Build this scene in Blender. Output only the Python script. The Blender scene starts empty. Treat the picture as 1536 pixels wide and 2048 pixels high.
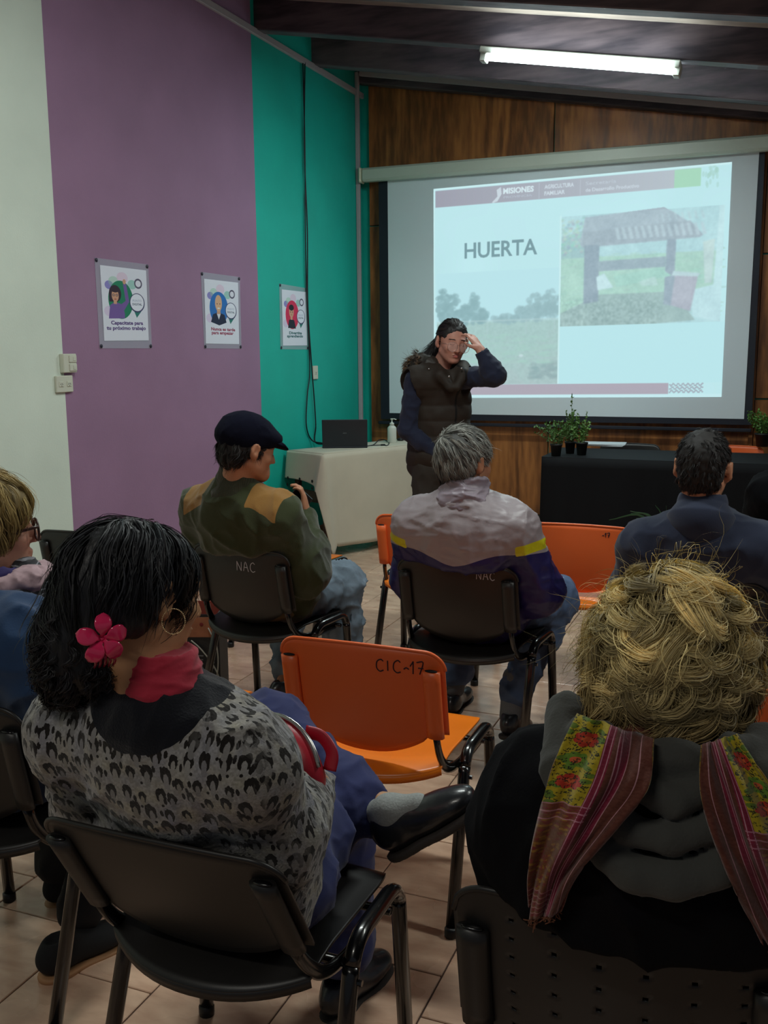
import bpy, math, random
import numpy as np
from mathutils import Vector, Matrix

rng = np.random.default_rng(7)
random.seed(7)
PI = math.pi
col = bpy.context.scene.collection
SC = bpy.context.scene

# ------------------------------------------------------------------ camera
CH = 1.5                       # eye height of the phone, metres
FPX, YAW, PITCH, ROLL = 1940.0, .384, .1646, -.0079   # focal length in pixels of a 1536x2048 frame
cf = np.array([-math.sin(YAW)*math.cos(PITCH), math.cos(YAW)*math.cos(PITCH), -math.sin(PITCH)])
cr = np.array([math.cos(YAW), math.sin(YAW), 0.])
cu_ = np.cross(cr, cf)
cr, cu_ = math.cos(ROLL)*cr+math.sin(ROLL)*cu_, -math.sin(ROLL)*cr+math.cos(ROLL)*cu_
cd = bpy.data.cameras.new('camera'); cam = bpy.data.objects.new('camera', cd); col.objects.link(cam)
cd.sensor_fit = 'VERTICAL'; cd.sensor_height = 36; cd.lens = 36*FPX/2048; cd.clip_start = .05
M = Matrix.Identity(4)
for i in range(3):
    M[i][0] = cr[i]; M[i][1] = cu_[i]; M[i][2] = -cf[i]
M[2][3] = CH
cam.matrix_world = M
SC.camera = cam
def on(x, y, axis, val):
    """point of the plane axis=val seen at photo pixel x,y (used to measure the room)"""
    d = (x-768)/FPX*cr-(y-1024)/FPX*cu_+cf
    i = 'XYZ'.index(axis); C = np.array([0, 0, CH])
    return C+d*(val-C[i])/d[i]
def project(P):
    d = np.asarray(P, float)-np.array([0, 0, CH]); z = d@cf
    return 768+FPX*(d@cr)/z, 1024-FPX*(d@cu_)/z, z

# ------------------------------------------------------------------ light and exposure
SC.view_settings.view_transform = 'Standard'; SC.view_settings.look = 'None'
SC.view_settings.gamma = 1; SC.view_settings.use_curve_mapping = False
SC.view_settings.exposure = 0.0
world = bpy.data.worlds.new('world'); SC.world = world; world.use_nodes = True
wb = world.node_tree.nodes['Background']; wb.inputs[0].default_value = (.80, .88, 1.0, 1); wb.inputs[1].default_value = .10
def area(name, loc, sx, sy, power, color, rot=(0, 0, 0)):
    l = bpy.data.lights.new(name, 'AREA'); l.shape = 'RECTANGLE'; l.size = sx; l.size_y = sy
    l.energy = power; l.color = color
    o = bpy.data.objects.new(name, l); o.location = loc; o.rotation_euler = rot; col.objects.link(o)
    return o
COOL = (.84, 1.0, 1.0)
area('front_tube_light', (-1.2, 6.18, 3.20), 1.1, .12, 48, COOL, (0, .18, 0))
area('hall_tube_light', (-1.3, 3.0, 3.30), 1.2, .12, 40, (.92, 1, .96), (0, .18, 0))
area('hall_tube_light', (1.2, 3.0, 2.85), 1.2, .12, 26, (.95, 1, .94), (0, .18, 0))
area('front_tube_uplight', (-1.2, 6.18, 3.20), 1.1, .36, 14, COOL, (PI, .18, 0))
area('hall_tube_uplight', (-1.3, 3.0, 3.30), 1.2, .36, 12, COOL, (PI, .18, 0))
area('rear_tube_light', (-1.0, -.6, 3.25), 1.2, .12, 22, (1, .97, .88), (0, .18, 0))

# ------------------------------------------------------------------ helpers: materials
def srgb(r, g, b):
    f = lambda c: (c/255/12.92 if c/255 <= .04045 else ((c/255+.055)/1.055)**2.4)
    return (f(r), f(g), f(b), 1)
class NT:
    def __init__(s, name):
        s.m = bpy.data.materials.new(name); s.m.use_nodes = True; s.t = s.m.node_tree; s.n = s.t.nodes; s.l = s.t.links
        s.b = s.n['Principled BSDF']
    def new(s, kind, **kw):
        n = s.n.new(kind)
        for k, v in kw.items():
            if k.startswith('i_'): n.inputs[k[2:].replace('_', ' ')].default_value = v
            else: setattr(n, k, v)
        return n
    def link(s, a, b): s.l.new(a, b)
def setp(b, rough=.6, metal=0, spec=.5, coat=0, sheen=0):
    b.inputs['Roughness'].default_value = rough; b.inputs['Metallic'].default_value = metal
    b.inputs['Specular IOR Level'].default_value = spec; b.inputs['Coat Weight'].default_value = coat
    b.inputs['Sheen Weight'].default_value = sheen
MATS = {}
def mat(name, c, rough=.6, metal=0, spec=.5, coat=0, sheen=0, var=0, vscale=8, bump=0, bscale=60, bdist=.002, stretch=(1, 1, 1), alpha=1, trans=0, emit=None, estr=0, sss=0):
    if name in MATS: return MATS[name]
    s = NT(name); setp(s.b, rough, metal, spec, coat, sheen)
    s.b.inputs['Base Color'].default_value = c
    if alpha < 1: s.b.inputs['Alpha'].default_value = alpha
    if trans: s.b.inputs['Transmission Weight'].default_value = trans
    if sss: s.b.inputs['Subsurface Weight'].default_value = sss; s.b.inputs['Subsurface Radius'].default_value = (.02, .008, .004); s.b.inputs['Subsurface Scale'].default_value = .5
    if emit: s.b.inputs['Emission Color'].default_value = emit; s.b.inputs['Emission Strength'].default_value = estr
    if var or bump:
        tc = s.new('ShaderNodeTexCoord'); mp = s.new('ShaderNodeMapping'); mp.inputs['Scale'].default_value = stretch
        s.link(tc.outputs['Object'], mp.inputs['Vector'])
    if var:
        nz = s.new('ShaderNodeTexNoise', i_Scale=vscale, i_Detail=5.0); s.link(mp.outputs[0], nz.inputs['Vector'])
        rp = s.new('ShaderNodeValToRGB'); e = rp.color_ramp.elements
        e[0].position = .3; e[1].position = .7
        e[0].color = tuple(max(0, v*(1-var)) for v in c[:3])+(1,); e[1].color = tuple(min(1, v*(1+var)) for v in c[:3])+(1,)
        s.link(nz.outputs['Fac'], rp.inputs[0]); s.link(rp.outputs[0], s.b.inputs['Base Color'])
    if bump:
        nb = s.new('ShaderNodeTexNoise', i_Scale=bscale, i_Detail=4.0); s.link(mp.outputs[0], nb.inputs['Vector'])
        bp = s.new('ShaderNodeBump', i_Strength=bump, i_Distance=bdist); s.link(nb.outputs['Fac'], bp.inputs['Height']); s.link(bp.outputs[0], s.b.inputs['Normal'])
    MATS[name] = s.m
    return s.m
def image_mat(name, arr, rough=.5, emit=0, spec=.3, bump=0, sheen=0, bscale=300, coat=0):
    """arr: HxWx3 sRGB 0..1 picture painted in this script, mapped by UV"""
    h, w = arr.shape[:2]
    im = bpy.data.images.new(name, w, h); px = np.ones((h, w, 4), np.float32); px[..., :3] = arr[::-1]
    im.pixels.foreach_set(px.ravel()); im.update(); im.pack()
    s = NT(name); setp(s.b, rough, spec=spec, sheen=sheen, coat=coat)
    t = s.new('ShaderNodeTexImage'); t.image = im
    s.link(t.outputs[0], s.b.inputs['Base Color'])
    if emit:
        s.b.inputs['Base Color'].default_value = (.02, .02, .02, 1); s.l.remove(s.b.inputs['Base Color'].links[0])
        s.link(t.outputs[0], s.b.inputs['Emission Color']); s.b.inputs['Emission Strength'].default_value = emit
    if bump:
        tc = s.new('ShaderNodeTexCoord'); nb = s.new('ShaderNodeTexNoise', i_Scale=bscale, i_Detail=3.0); s.link(tc.outputs['Object'], nb.inputs['Vector'])
        bp = s.new('ShaderNodeBump', i_Strength=bump, i_Distance=.003); s.link(nb.outputs['Fac'], bp.inputs['Height']); s.link(bp.outputs[0], s.b.inputs['Normal'])
    return s.m

# ------------------------------------------------------------------ helpers: objects
def tag(o, label=None, cat=None, group=None, kind=None):
    if label: o['label'] = label
    if cat: o['category'] = cat
    if group: o['group'] = group
    if kind: o['kind'] = kind
    return o
def empty(name, loc=(0, 0, 0), rz=0):
    o = bpy.data.objects.new(name, None); o.empty_display_size = .1; o.location = loc; o.rotation_euler = (0, 0, rz); col.objects.link(o)
    return o
def mesh_obj(name, V, F, m=None, parent=None, smooth=False, loc=None):
    me = bpy.data.meshes.new(name)
    V = np.asarray(V, np.float32); 
    if isinstance(F, np.ndarray):
        n = F.shape[1]; me.vertices.add(len(V)); me.vertices.foreach_set('co', V.ravel())
        me.loops.add(F.size); me.loops.foreach_set('vertex_index', F.ravel().astype(np.int32))
        me.polygons.add(len(F)); me.polygons.foreach_set('loop_start', np.arange(0, F.size, n, dtype=np.int32)); me.polygons.foreach_set('loop_total', np.full(len(F), n, np.int32))
        me.update(calc_edges=True); me.validate()
    else:
        me.from_pydata(V.tolist(), [], F); me.update()
    if smooth: me.polygons.foreach_set('use_smooth', np.ones(len(me.polygons), bool))
    if m: me.materials.append(m)
    o = bpy.data.objects.new(name, me); col.objects.link(o)
    if parent: o.parent = parent
    if loc is not None: o.location = loc
    return o
def setuv(o, fn):
    """uv from a function of vertex co (N,3)->(N,2)"""
    me = o.data; n = len(me.vertices); co = np.empty(n*3, np.float32); me.vertices.foreach_get('co', co)
    uv = np.asarray(fn(co.reshape(-1, 3)), np.float32); li = np.empty(len(me.loops), np.int32); me.loops.foreach_get('vertex_index', li)
    l = me.uv_layers.new(name='UVMap'); l.data.foreach_set('uv', uv[li].ravel())
class MB:
    """collects shapes into one mesh"""
    def __init__(s): s.V = []; s.F = []; s.n = 0
    def add(s, V, F):
        V = np.asarray(V, float); s.V.append(V); s.F += [[i+s.n for i in f] for f in F]; s.n += len(V); return s
    def box(s, c, h, R=None, bev=0):
        c = np.array(c, float); h = np.array(h, float)
        if bev:
            b = min(bev, min(h)*.95); P = []
            for sx in (-1, 1):
                for sy in (-1, 1):
                    for sz in (-1, 1):
                        q = np.array([sx, sy, sz])
                        for k in range(3):
                            v = q*(h-b); v[k] = q[k]*h[k]; P.append(v)
            P = np.array(P)
            idx = lambda sx, sy, sz, k: (((sx > 0)*2+(sy > 0))*2+(sz > 0))*3+k
            F = []
            for k in range(3):
                a, b2 = (k+1) % 3, (k+2) % 3
                for sg in (-1, 1):
                    f = []
                    for u, v in ((-1, -1), (1, -1), (1, 1), (-1, 1)):
                        q = [0, 0, 0]; q[k] = sg; q[a] = u; q[b2] = v; f.append(idx(*q, k))
                    F.append(f if sg > 0 else f[::-1])
            for k in range(3):          # edge chamfers: along axis k
                a, b2 = (k+1) % 3, (k+2) % 3
                for u in (-1, 1):
                    for v in (-1, 1):
                        q0 = [0, 0, 0]; q0[k] = -1; q0[a] = u; q0[b2] = v; q1 = list(q0); q1[k] = 1
                        F.append([idx(*q0, a), idx(*q0, b2), idx(*q1, b2), idx(*q1, a)])
            for sx in (-1, 1):
                for sy in (-1, 1):
                    for sz in (-1, 1): F.append([idx(sx, sy, sz, 0), idx(sx, sy, sz, 1), idx(sx, sy, sz, 2)])
        else:
            P = np.array([[x, y, z] for x in (-1, 1) for y in (-1, 1) for z in (-1, 1)])*h
            F = [[0, 1, 3, 2], [4, 6, 7, 5], [0, 4, 5, 1], [2, 3, 7, 6], [0, 2, 6, 4], [1, 5, 7, 3]]
        if R is not None: P = P@np.asarray(R).T
        return s.add(P+c, F)
    def sweep(s, path, ra, rb=None, n=10, ref=(0, 0, 1), caps=True, closed=False, twist=None):
        """elliptic tube; ra along the side vector, rb along the other; radii may be arrays"""
        path = np.asarray(path, float); m = len(path); rb = ra if rb is None else rb
        ra = np.broadcast_to(ra, (m,)); rb = np.broadcast_to(rb, (m,))
        T = np.gradient(path, axis=0) if not closed else np.roll(path, -1, 0)-np.roll(path, 1, 0)
        T /= np.linalg.norm(T, axis=1)[:, None]+1e-12
        S = np.cross(T, np.asarray(ref, float)); bad = np.linalg.norm(S, axis=1) < 1e-3
        if bad.any(): S[bad] = np.cross(T[bad], (1, .01, 0))
        for i in range(1, m):
            if S[i]@S[i-1] < 0: S[i] = -S[i]
        S /= np.linalg.norm(S, axis=1)[:, None]; U = np.cross(S, T)
        a = np.arange(n)/n*2*PI
        V = path[:, None]+S[:, None]*np.cos(a)[None, :, None]*ra[:, None, None]+U[:, None]*np.sin(a)[None, :, None]*rb[:, None, None]
        F = []
        for i in range(m if closed else m-1):
            i2 = (i+1) % m
            for j in range(n): F.append([i*n+j, i*n+(j+1) % n, i2*n+(j+1) % n, i2*n+j])
        if caps and not closed: F += [list(range(n))[::-1], [(m-1)*n+j for j in range(n)]]
        return s.add(V.reshape(-1, 3), F)
    def lathe(s, prof, c=(0, 0, 0), n=24, caps=True):
        P = []; F = []
        for r, z in prof:
            for j in range(n): P.append([c[0]+r*math.cos(j/n*2*PI), c[1]+r*math.sin(j/n*2*PI), c[2]+z])
        for i in range(len(prof)-1):
            for j in range(n): F.append([i*n+j, i*n+(j+1) % n, (i+1)*n+(j+1) % n, (i+1)*n+j])
        if caps: F += [list(range(n))[::-1], [(len(prof)-1)*n+j for j in range(n)]]
        return s.add(P, F)
    def ell(s, c, r, R=None, n=16, m=10):
        P = []; F = []
        for i in range(m+1):
            th = PI*i/m
            for j in range(n): P.append([math.sin(th)*math.cos(2*PI*j/n)*r[0], math.sin(th)*math.sin(2*PI*j/n)*r[1], math.cos(th)*r[2]])
        P = np.array(P)
        if R is not None: P = P@np.asarray(R).T
        for i in range(m):
            for j in range(n): F.append([i*n+j, (i+1)*n+j, (i+1)*n+(j+1) % n, i*n+(j+1) % n])
        return s.add(P+np.array(c), F)
    def obj(s, name, m, parent=None, smooth=False, loc=None, flatcaps=True):
        return mesh_obj(name, np.concatenate(s.V), s.F, m, parent, smooth, loc)
def fillet(pts, r, n=6):
    pts = [np.array(p, float) for p in pts]; out = [pts[0]]
    for i in range(1, len(pts)-1):
        a, b, c = pts[i-1], pts[i], pts[i+1]
        u = (a-b)/np.linalg.norm(a-b); v = (c-b)/np.linalg.norm(c-b); rr = min(r, np.linalg.norm(a-b)*.49, np.linalg.norm(c-b)*.49)
        for t in np.linspace(0, 1, n): out.append((1-t)**2*(b+u*rr)+2*t*(1-t)*b+t*t*(b+v*rr))
    out.append(pts[-1]); return np.array(out)
def spline(pts, n=8):
    """Catmull-Rom through pts"""
    P = np.array(pts, float); P = np.vstack([2*P[0]-P[1], P, 2*P[-1]-P[-2]]); out = []
    for i in range(1, len(P)-2):
        for t in np.linspace(0, 1, n, endpoint=False):
            out.append(.5*((2*P[i])+(P[i+1]-P[i-1])*t+(2*P[i-1]-5*P[i]+4*P[i+1]-P[i+2])*t*t+(3*P[i]-P[i-1]-3*P[i+1]+P[i+2])*t**3))
    out.append(P[-2]); return np.array(out)
def sheet(name, fn, us, vs, thick, m, parent=None, skip=None, smooth=True, uv=False, offset=0):
    V = []; F = []
    for v in vs:
        for u in us: V.append(fn(u, v))
    n = len(us)
    for i in range(len(vs)-1):
        for j in range(n-1):
            if skip and skip((us[j]+us[j+1])/2, (vs[i]+vs[i+1])/2): continue
            F.append([i*n+j, i*n+j+1, (i+1)*n+j+1, (i+1)*n+j])
    o = mesh_obj(name, V, F, m, parent, smooth)
    if uv:
        l = o.data.uv_layers.new(name='UVMap'); k = 0
        for p in o.data.polygons:
            for li in p.loop_indices:
                vi = o.data.loops[li].vertex_index; l.data[li].uv = (us[vi % n], vs[vi//n])
    if thick:
        md = o.modifiers.new('thickness', 'SOLIDIFY'); md.thickness = thick; md.offset = offset
    return o
def rotz(a): return np.array([[math.cos(a), -math.sin(a), 0], [math.sin(a), math.cos(a), 0], [0, 0, 1]])
def rotx(a): return np.array([[1, 0, 0], [0, math.cos(a), -math.sin(a)], [0, math.sin(a), math.cos(a)]])
def roty(a): return np.array([[math.cos(a), 0, math.sin(a)], [0, 1, 0], [-math.sin(a), 0, math.cos(a)]])
D2R = PI/180

# ------------------------------------------------------------------ helpers: painted flat pictures
def noise2(h, w, cell, seed=0):
    r = np.random.default_rng(seed); gh, gw = int(h/cell)+3, int(w/cell)+3; g = r.random((gh, gw))
    y = np.arange(h)/cell; x = np.arange(w)/cell; yi = y.astype(int); xi = x.astype(int)
    fy = (y-yi)[:, None]; fx = (x-xi)[None]; fy = fy*fy*(3-2*fy); fx = fx*fx*(3-2*fx)
    return (g[yi][:, xi]*(1-fx)+g[yi][:, xi+1]*fx)*(1-fy)+(g[yi+1][:, xi]*(1-fx)+g[yi+1][:, xi+1]*fx)*fy
_txt = {}
def text_tris(s, bold=0):
    k = (s, bold)
    if k in _txt: return _txt[k]
    cu = bpy.data.curves.new('lettering', 'FONT'); cu.body = s; cu.size = 1; cu.offset = bold; cu.resolution_u = 3
    o = bpy.data.objects.new('lettering', cu); col.objects.link(o)
    dg = bpy.context.evaluated_depsgraph_get(); me = o.evaluated_get(dg).to_mesh(); me.calc_loop_triangles()
    T = np.array([[me.vertices[v].co[:2] for v in t.vertices] for t in me.loop_triangles])
    o.evaluated_get(dg).to_mesh_clear(); bpy.data.objects.remove(o); bpy.data.curves.remove(cu)
    mn = T.reshape(-1, 2).min(0); T = T-mn; _txt[k] = T; return T
class Canvas:
    """x,y in 0..1 of the width and height, y down"""
    def __init__(s, w, h, c): s.w, s.h = w, h; s.a = np.ones((h, w, 3), np.float32)*np.array(c)/255
    def poly(s, pts, c, op=1):
        P = np.array(pts, float)*[s.w, s.h]; x0, y0 = np.maximum(P.min(0).astype(int)-1, 0); x1, y1 = (P.max(0)+2).astype(int); x1 = min(x1, s.w); y1 = min(y1, s.h)
        if x1 <= x0 or y1 <= y0: return
        X, Y = np.meshgrid(np.arange(x0, x1)+.5, np.arange(y0, y1)+.5); ins = np.zeros(X.shape, bool)
        for i in range(len(P)):
            (xa, ya), (xb, yb) = P[i], P[i-1]
            if ya == yb: continue
            ins ^= ((ya > Y) != (yb > Y)) & (X < (xb-xa)*(Y-ya)/(yb-ya)+xa)
        s._m(y0, y1, x0, x1, ins, c, op)
    def _m(s, y0, y1, x0, x1, ins, c, op):
        A = s.a[y0:y1, x0:x1]; w = (ins*op)[..., None]; A[:] = A*(1-w)+np.array(c)/255*w
    def rect(s, x0, y0, x1, y1, c, op=1): s.poly([(x0, y0), (x1, y0), (x1, y1), (x0, y1)], c, op)
    def ell(s, cx, cy, rx, ry, c, op=1):
        t = np.linspace(0, 2*PI, 49)[:-1]; s.poly(np.c_[cx+rx*np.cos(t), cy+ry*np.sin(t)], c, op)
    def text(s, st, x, y, h, c, w=None, bold=0, op=1, center=False):
        """y = baseline bottom, h = letter height; w = full width"""
        T = text_tris(st, bold); mx = T.reshape(-1, 2).max(0); ref = text_tris('H', bold).reshape(-1, 2).max(0)[1]
        sy = h/ref; sx = (w/mx[0]) if w else sy*s.h/s.w
        if center: x = x-mx[0]*sx/2
        msk = np.zeros((s.h, s.w), bool)
        for t in T:
            p = np.c_[x+t[:, 0]*sx, y-t[:, 1]*sy]*[s.w, s.h]; x0, y0 = np.maximum(np.floor(p.min(0)).astype(int), 0); x1, y1 = np.ceil(p.max(0)).astype(int)+1
            if x1 <= x0 or y1 <= y0: continue
            X, Y = np.meshgrid(np.arange(x0, min(x1, s.w))+.5, np.arange(y0, min(y1, s.h))+.5); sg = []
            for i in range(3):
                a, b = p[i], p[(i+1) % 3]; sg.append((b[0]-a[0])*(Y-a[1])-(b[1]-a[1])*(X-a[0]))
            sg = np.array(sg); ins = (sg >= 0).all(0) | (sg <= 0).all(0); msk[y0:y0+ins.shape[0], x0:x0+ins.shape[1]] |= ins
        s._m(0, s.h, 0, s.w, msk, c, op)
    def blur(s, r, box=None):
        y0, y1, x0, x1 = (0, s.h, 0, s.w) if box is None else box
        A = s.a[y0:y1, x0:x1].copy()
        for ax in (0, 1):
            for _ in range(2):
                k = 2*r+1; pad = [(0, 0)]*3; pad[ax] = (r+1, r); B = np.pad(A, pad, mode='edge'); Cs = np.cumsum(B, axis=ax)
                A = (np.take(Cs, range(k, Cs.shape[ax]), ax)-np.take(Cs, range(0, Cs.shape[ax]-k), ax))/k
        s.a[y0:y1, x0:x1] = A
def strokes(name, lines, origin, right, up, size, w, m, parent=None, depth=.0006):
    """hand-written lines: lists of (x,y) in letter units, laid as thin raised ribbons"""
    right = np.array(right, float); up = np.array(up, float); nrm = np.cross(right, up); mb = MB()
    for L in lines:
        P = spline(L, 4) if len(L) > 2 else np.array(L, float)
        P3 = np.array(origin)+P[:, :1]*size*right+P[:, 1:]*size*up
        mb.sweep(P3, w, depth, n=4, ref=nrm)
    return mb.obj(name, m, parent)
LET = {'N': [[(0, 0), (.05, 1)], [(.05, 1), (.55, 0)], [(.55, 0), (.62, 1)]], 'A': [[(0, 0), (.3, 1), (.62, 0)], [(.12, .42), (.52, .42)]],
       'C': [[(.6, .85), (.4, 1), (.1, .75), (.05, .3), (.3, 0), (.6, .1)]], 'I': [[(.1, .9), (.1, .1)]], '-': [[(0, .35), (.2, .45), (.4, .35)]],
       '1': [[(0, .6), (.25, 1)], [(.25, 1), (.2, 0)]], '7': [[(0, .95), (.5, 1), (.2, 0)], [(.1, .5), (.5, .5)]]}
def write(s, sp=.85):
    out = []; x = 0
    for ch in s:
        for L in LET.get(ch, []): out.append([(x+a, b+random.uniform(-.03, .03)) for a, b in L])
        x += sp if ch not in 'I1-' else sp*.6
    return out

# ================================================================== THE ROOM
XL, YB = -3.41, 8.0
SL = -.18                                   # the roof falls to the right
def ceil_z(x): return 3.86+SL*(x-XL)
m_white = mat('white_paint', srgb(216, 226, 212), .75, var=.05, vscale=2.5, bump=.25, bscale=90)
m_purple = mat('purple_paint', srgb(152, 116, 146), .75, var=.06, vscale=3, bump=.25, bscale=90)
m_teal = mat('teal_paint', srgb(0, 174, 156), .6, var=.06, vscale=3, bump=.25, bscale=90)
ys = [-2.0, 4.06, 6.12, YB]; V = []; F = []
for i in range(3):
    k = len(V); V += [(XL, ys[i], 0), (XL, ys[i+1], 0), (XL, ys[i+1], 3.95), (XL, ys[i], 3.95)]; F.append([k, k+1, k+2, k+3])
w = mesh_obj('wall_left', V, F, m_white); w.data.materials.append(m_purple); w.data.materials.append(m_teal)
for i in range(3): w.data.polygons[i].material_index = i
tag(w, kind='structure')
md = w.modifiers.new('thickness', 'SOLIDIFY'); md.thickness = .15; md.offset = -1
def wood(name, c1, c2, scale=1.0, rough=.45, vert=True, coat=.1):
    s = NT(name); setp(s.b, rough, spec=.4, coat=coat)
    tc = s.new('ShaderNodeTexCoord'); mp = s.new('ShaderNodeMapping'); mp.inputs['Scale'].default_value = (2.2*scale, 2.2*scale, .35*scale) if vert else (.35*scale, 2.2*scale, 2.2*scale)
    s.link(tc.outputs['Object'], mp.inputs[0])
    n1 = s.new('ShaderNodeTexNoise', i_Scale=1.6, i_Detail=3.0, i_Distortion=.6); s.link(mp.outputs[0], n1.inputs['Vector'])
    w1 = s.new('ShaderNodeMath', operation='MULTIPLY'); w1.inputs[1].default_value = 22; s.link(n1.outputs['Fac'], w1.inputs[0])
    w2 = s.new('ShaderNodeMath', operation='SINE'); s.link(w1.outputs[0], w2.inputs[0])
    n2 = s.new('ShaderNodeTexNoise', i_Scale=14.0, i_Detail=5.0); s.link(mp.outputs[0], n2.inputs['Vector'])
    a = s.new('ShaderNodeMath', operation='MULTIPLY_ADD'); a.inputs[1].default_value = .22; s.link(w2.outputs[0], a.inputs[0]); s.link(n2.outputs['Fac'], a.inputs[2])
    rp = s.new('ShaderNodeValToRGB'); e = rp.color_ramp.elements; e[0].position = .2; e[1].position = .8; e[0].color = c1; e[1].color = c2
    s.link(a.outputs[0], rp.inputs[0]); s.link(rp.outputs[0], s.b.inputs['Base Color'])
    return s.m
m_ply = wood('plywood_stain', srgb(104, 62, 30), srgb(172, 110, 58))
m_dwood = wood('dark_beam_wood', srgb(60, 54, 62), srgb(102, 90, 96), 1, .6, False)
m_deck = wood('roof_board_wood', srgb(140, 128, 120), srgb(176, 162, 150), 1, .6, False)
# back wall : masonry behind, then plywood panels with recessed seams
bw = MB().box(((XL+3)/2, YB+.10, 1.95), ((3-XL)/2+.05, .08, 1.98)).obj('wall_back', m_teal); tag(bw, kind='structure')
sx = [-3.345, -2.13, -.91]; zrow = [(.12, 1.11), (1.118, 2.19), (2.198, 3.95)]
xs_p = [-3.345, -1.75, -.16, 1.06, 2.28]
def panel(x0, x1, z0, z1):
    f = lambda x: min(z1, ceil_z(x)+.0)
    V = [(x0, YB-.012, z0), (x1, YB-.012, z0), (x1, YB-.012, f(x1)), (x0, YB-.012, f(x0))]; V += [(a, YB+.01, c) for a, b, c in V]
    b = .004; V[0] = (x0+b, YB-.012, z0+b); V[1] = (x1-b, YB-.012, z0+b); V[2] = (x1-b, YB-.012, f(x1)-b); V[3] = (x0+b, YB-.012, f(x0)-b)
    return mesh_obj('plywood_panel', V, [[0, 1, 2, 3], [1, 0, 4, 5], [2, 1, 5, 6], [3, 2, 6, 7], [0, 3, 7, 4]], m_ply, bw)
for i in range(4):
    rows = [(.12, 2.56), (2.565, 3.95)] if i < 2 else zrow
    for z0, z1 in rows: panel(xs_p[i]+.002, xs_p[i+1]-.002, z0, z1)
MB().box((-.175, YB-.022, 1.6), (.016, .012, 1.6), bev=.004).obj('seam_batten', m_ply, bw)
tag(MB().box(((XL+3)/2, YB-.02, .06), ((3-XL)/2, .012, .06), bev=.004).obj('baseboard_back', mat('dark_skirting', srgb(40, 30, 26), .6)), kind='structure')
tag(MB().box((XL+.008, 3.0, .05), (.008, 5.0, .05), bev=.003).obj('baseboard_left', mat('terracotta_skirting', srgb(120, 84, 66), .5)), kind='structure')

# ceiling : sloping board deck, rafters running across the room
V = [(XL-.1, -2, ceil_z(XL-.1)), (3, -2, ceil_z(3)), (3, YB+.1, ceil_z(3)), (XL-.1, YB+.1, ceil_z(XL-.1))]; V += [(a, b, c+.05) for a, b, c in V]
ceiling = mesh_obj('ceiling', V, [[0, 3, 2, 1], [4, 5, 6, 7], [0, 1, 5, 4], [1, 2, 6, 5], [2, 3, 7, 6], [3, 0, 4, 7]], m_dwood); tag(ceiling, kind='structure')
ang = math.atan(SL)
def sloped(name, xc, yc, dz, L, hy, hz, m, parent=None, bev=.005):
    R = roty(-ang)
    return MB().box((xc, yc, ceil_z(xc)+dz), (L/2, hy, hz), R, bev).obj(name, m, parent)
y = 4.4
while y < YB-.05:                           # deck boards
    sloped('ceiling_board', -.2, y+.055, -.008, 6.5, .0535, .008, m_deck, ceiling, .003); y += .11
for k, yr in enumerate((7.10, 6.22, 5.34, 4.46, 3.58)):
    r = sloped('rafter', -.2, yr, -.11, 6.6, .055, .10, m_dwood, ceiling, .006)
    # thin white eave strip stapled along each rafter's top edge
sloped('wall_plate', -.2, 7.93, -.075, 6.5, .05, .07, m_dwood, ceiling, .006)
nl = MB()
for i in range(14):
    x = -1.95+i*.125; nl.box((x, 5.34+.058, ceil_z(x)-.16), (.006, .003, .009))
o = nl.obj('staple_row', mat('staple_metal', srgb(190, 190, 185), .4, .6), ceiling); o['kind'] = 'stuff'

# floor : grout bed and single tiles in running bond
m_grout = mat('grout', srgb(74, 54, 46), .9)
fl = MB().box((-.2, 3, -.03), (3.3, 5.2, .026)).obj('floor', m_grout); tag(fl, kind='structure')
def tile_mat():
    s = NT('ceramic_tile'); setp(s.b, .30, spec=.5)
    tc = s.new('ShaderNodeTexCoord'); oi = s.new('ShaderNodeObjectInfo')
    ad = s.new('ShaderNodeVectorMath', operation='ADD'); s.link(tc.outputs['Object'], ad.inputs[0]); s.link(oi.outputs['Random'], ad.inputs[1])
    mp = s.new('ShaderNodeMapping'); mp.inputs['Scale'].default_value = (3, 7, 1); s.link(ad.outputs[0], mp.inputs[0])
    n = s.new('ShaderNodeTexNoise', i_Scale=2.4, i_Detail=4.0, i_Distortion=.3); s.link(mp.outputs[0], n.inputs['Vector'])
    rp = s.new('ShaderNodeValToRGB'); e = rp.color_ramp.elements; e[0].position = .3; e[1].position = .72; e[0].color = srgb(186, 148, 124); e[1].color = srgb(226, 192, 164)
    s.link(n.outputs['Fac'], rp.inputs[0])
    hs = s.new('ShaderNodeHueSaturation'); mr = s.new('ShaderNodeMapRange'); mr.inputs[3].default_value = .88; mr.inputs[4].default_value = 1.08
    s.link(oi.outputs['Random'], mr.inputs[0]); s.link(mr.outputs[0], hs.inputs['Value']); s.link(rp.outputs[0], hs.inputs['Color']); s.link(hs.outputs[0], s.b.inputs['Base Color'])
    n2 = s.new('ShaderNodeTexNoise', i_Scale=5.0, i_Detail=3.0); s.link(ad.outputs[0], n2.inputs['Vector'])
    mr2 = s.new('ShaderNodeMapRange'); mr2.inputs[3].default_value = .16; mr2.inputs[4].default_value = .4; s.link(n2.outputs['Fac'], mr2.inputs[0]); s.link(mr2.outputs[0], s.b.inputs['Roughness'])
    return s.m
m_tile = tile_mat(); TW = .311; TG = .004
tb = MB().box((0, 0, -.004), (TW/2-TG/2, TW/2-TG/2, .0045), bev=.0018); tob = tb.obj('tile', m_tile, fl); tme = tob.data; bpy.data.objects.remove(tob)
cells = []; rest = MB()
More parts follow.
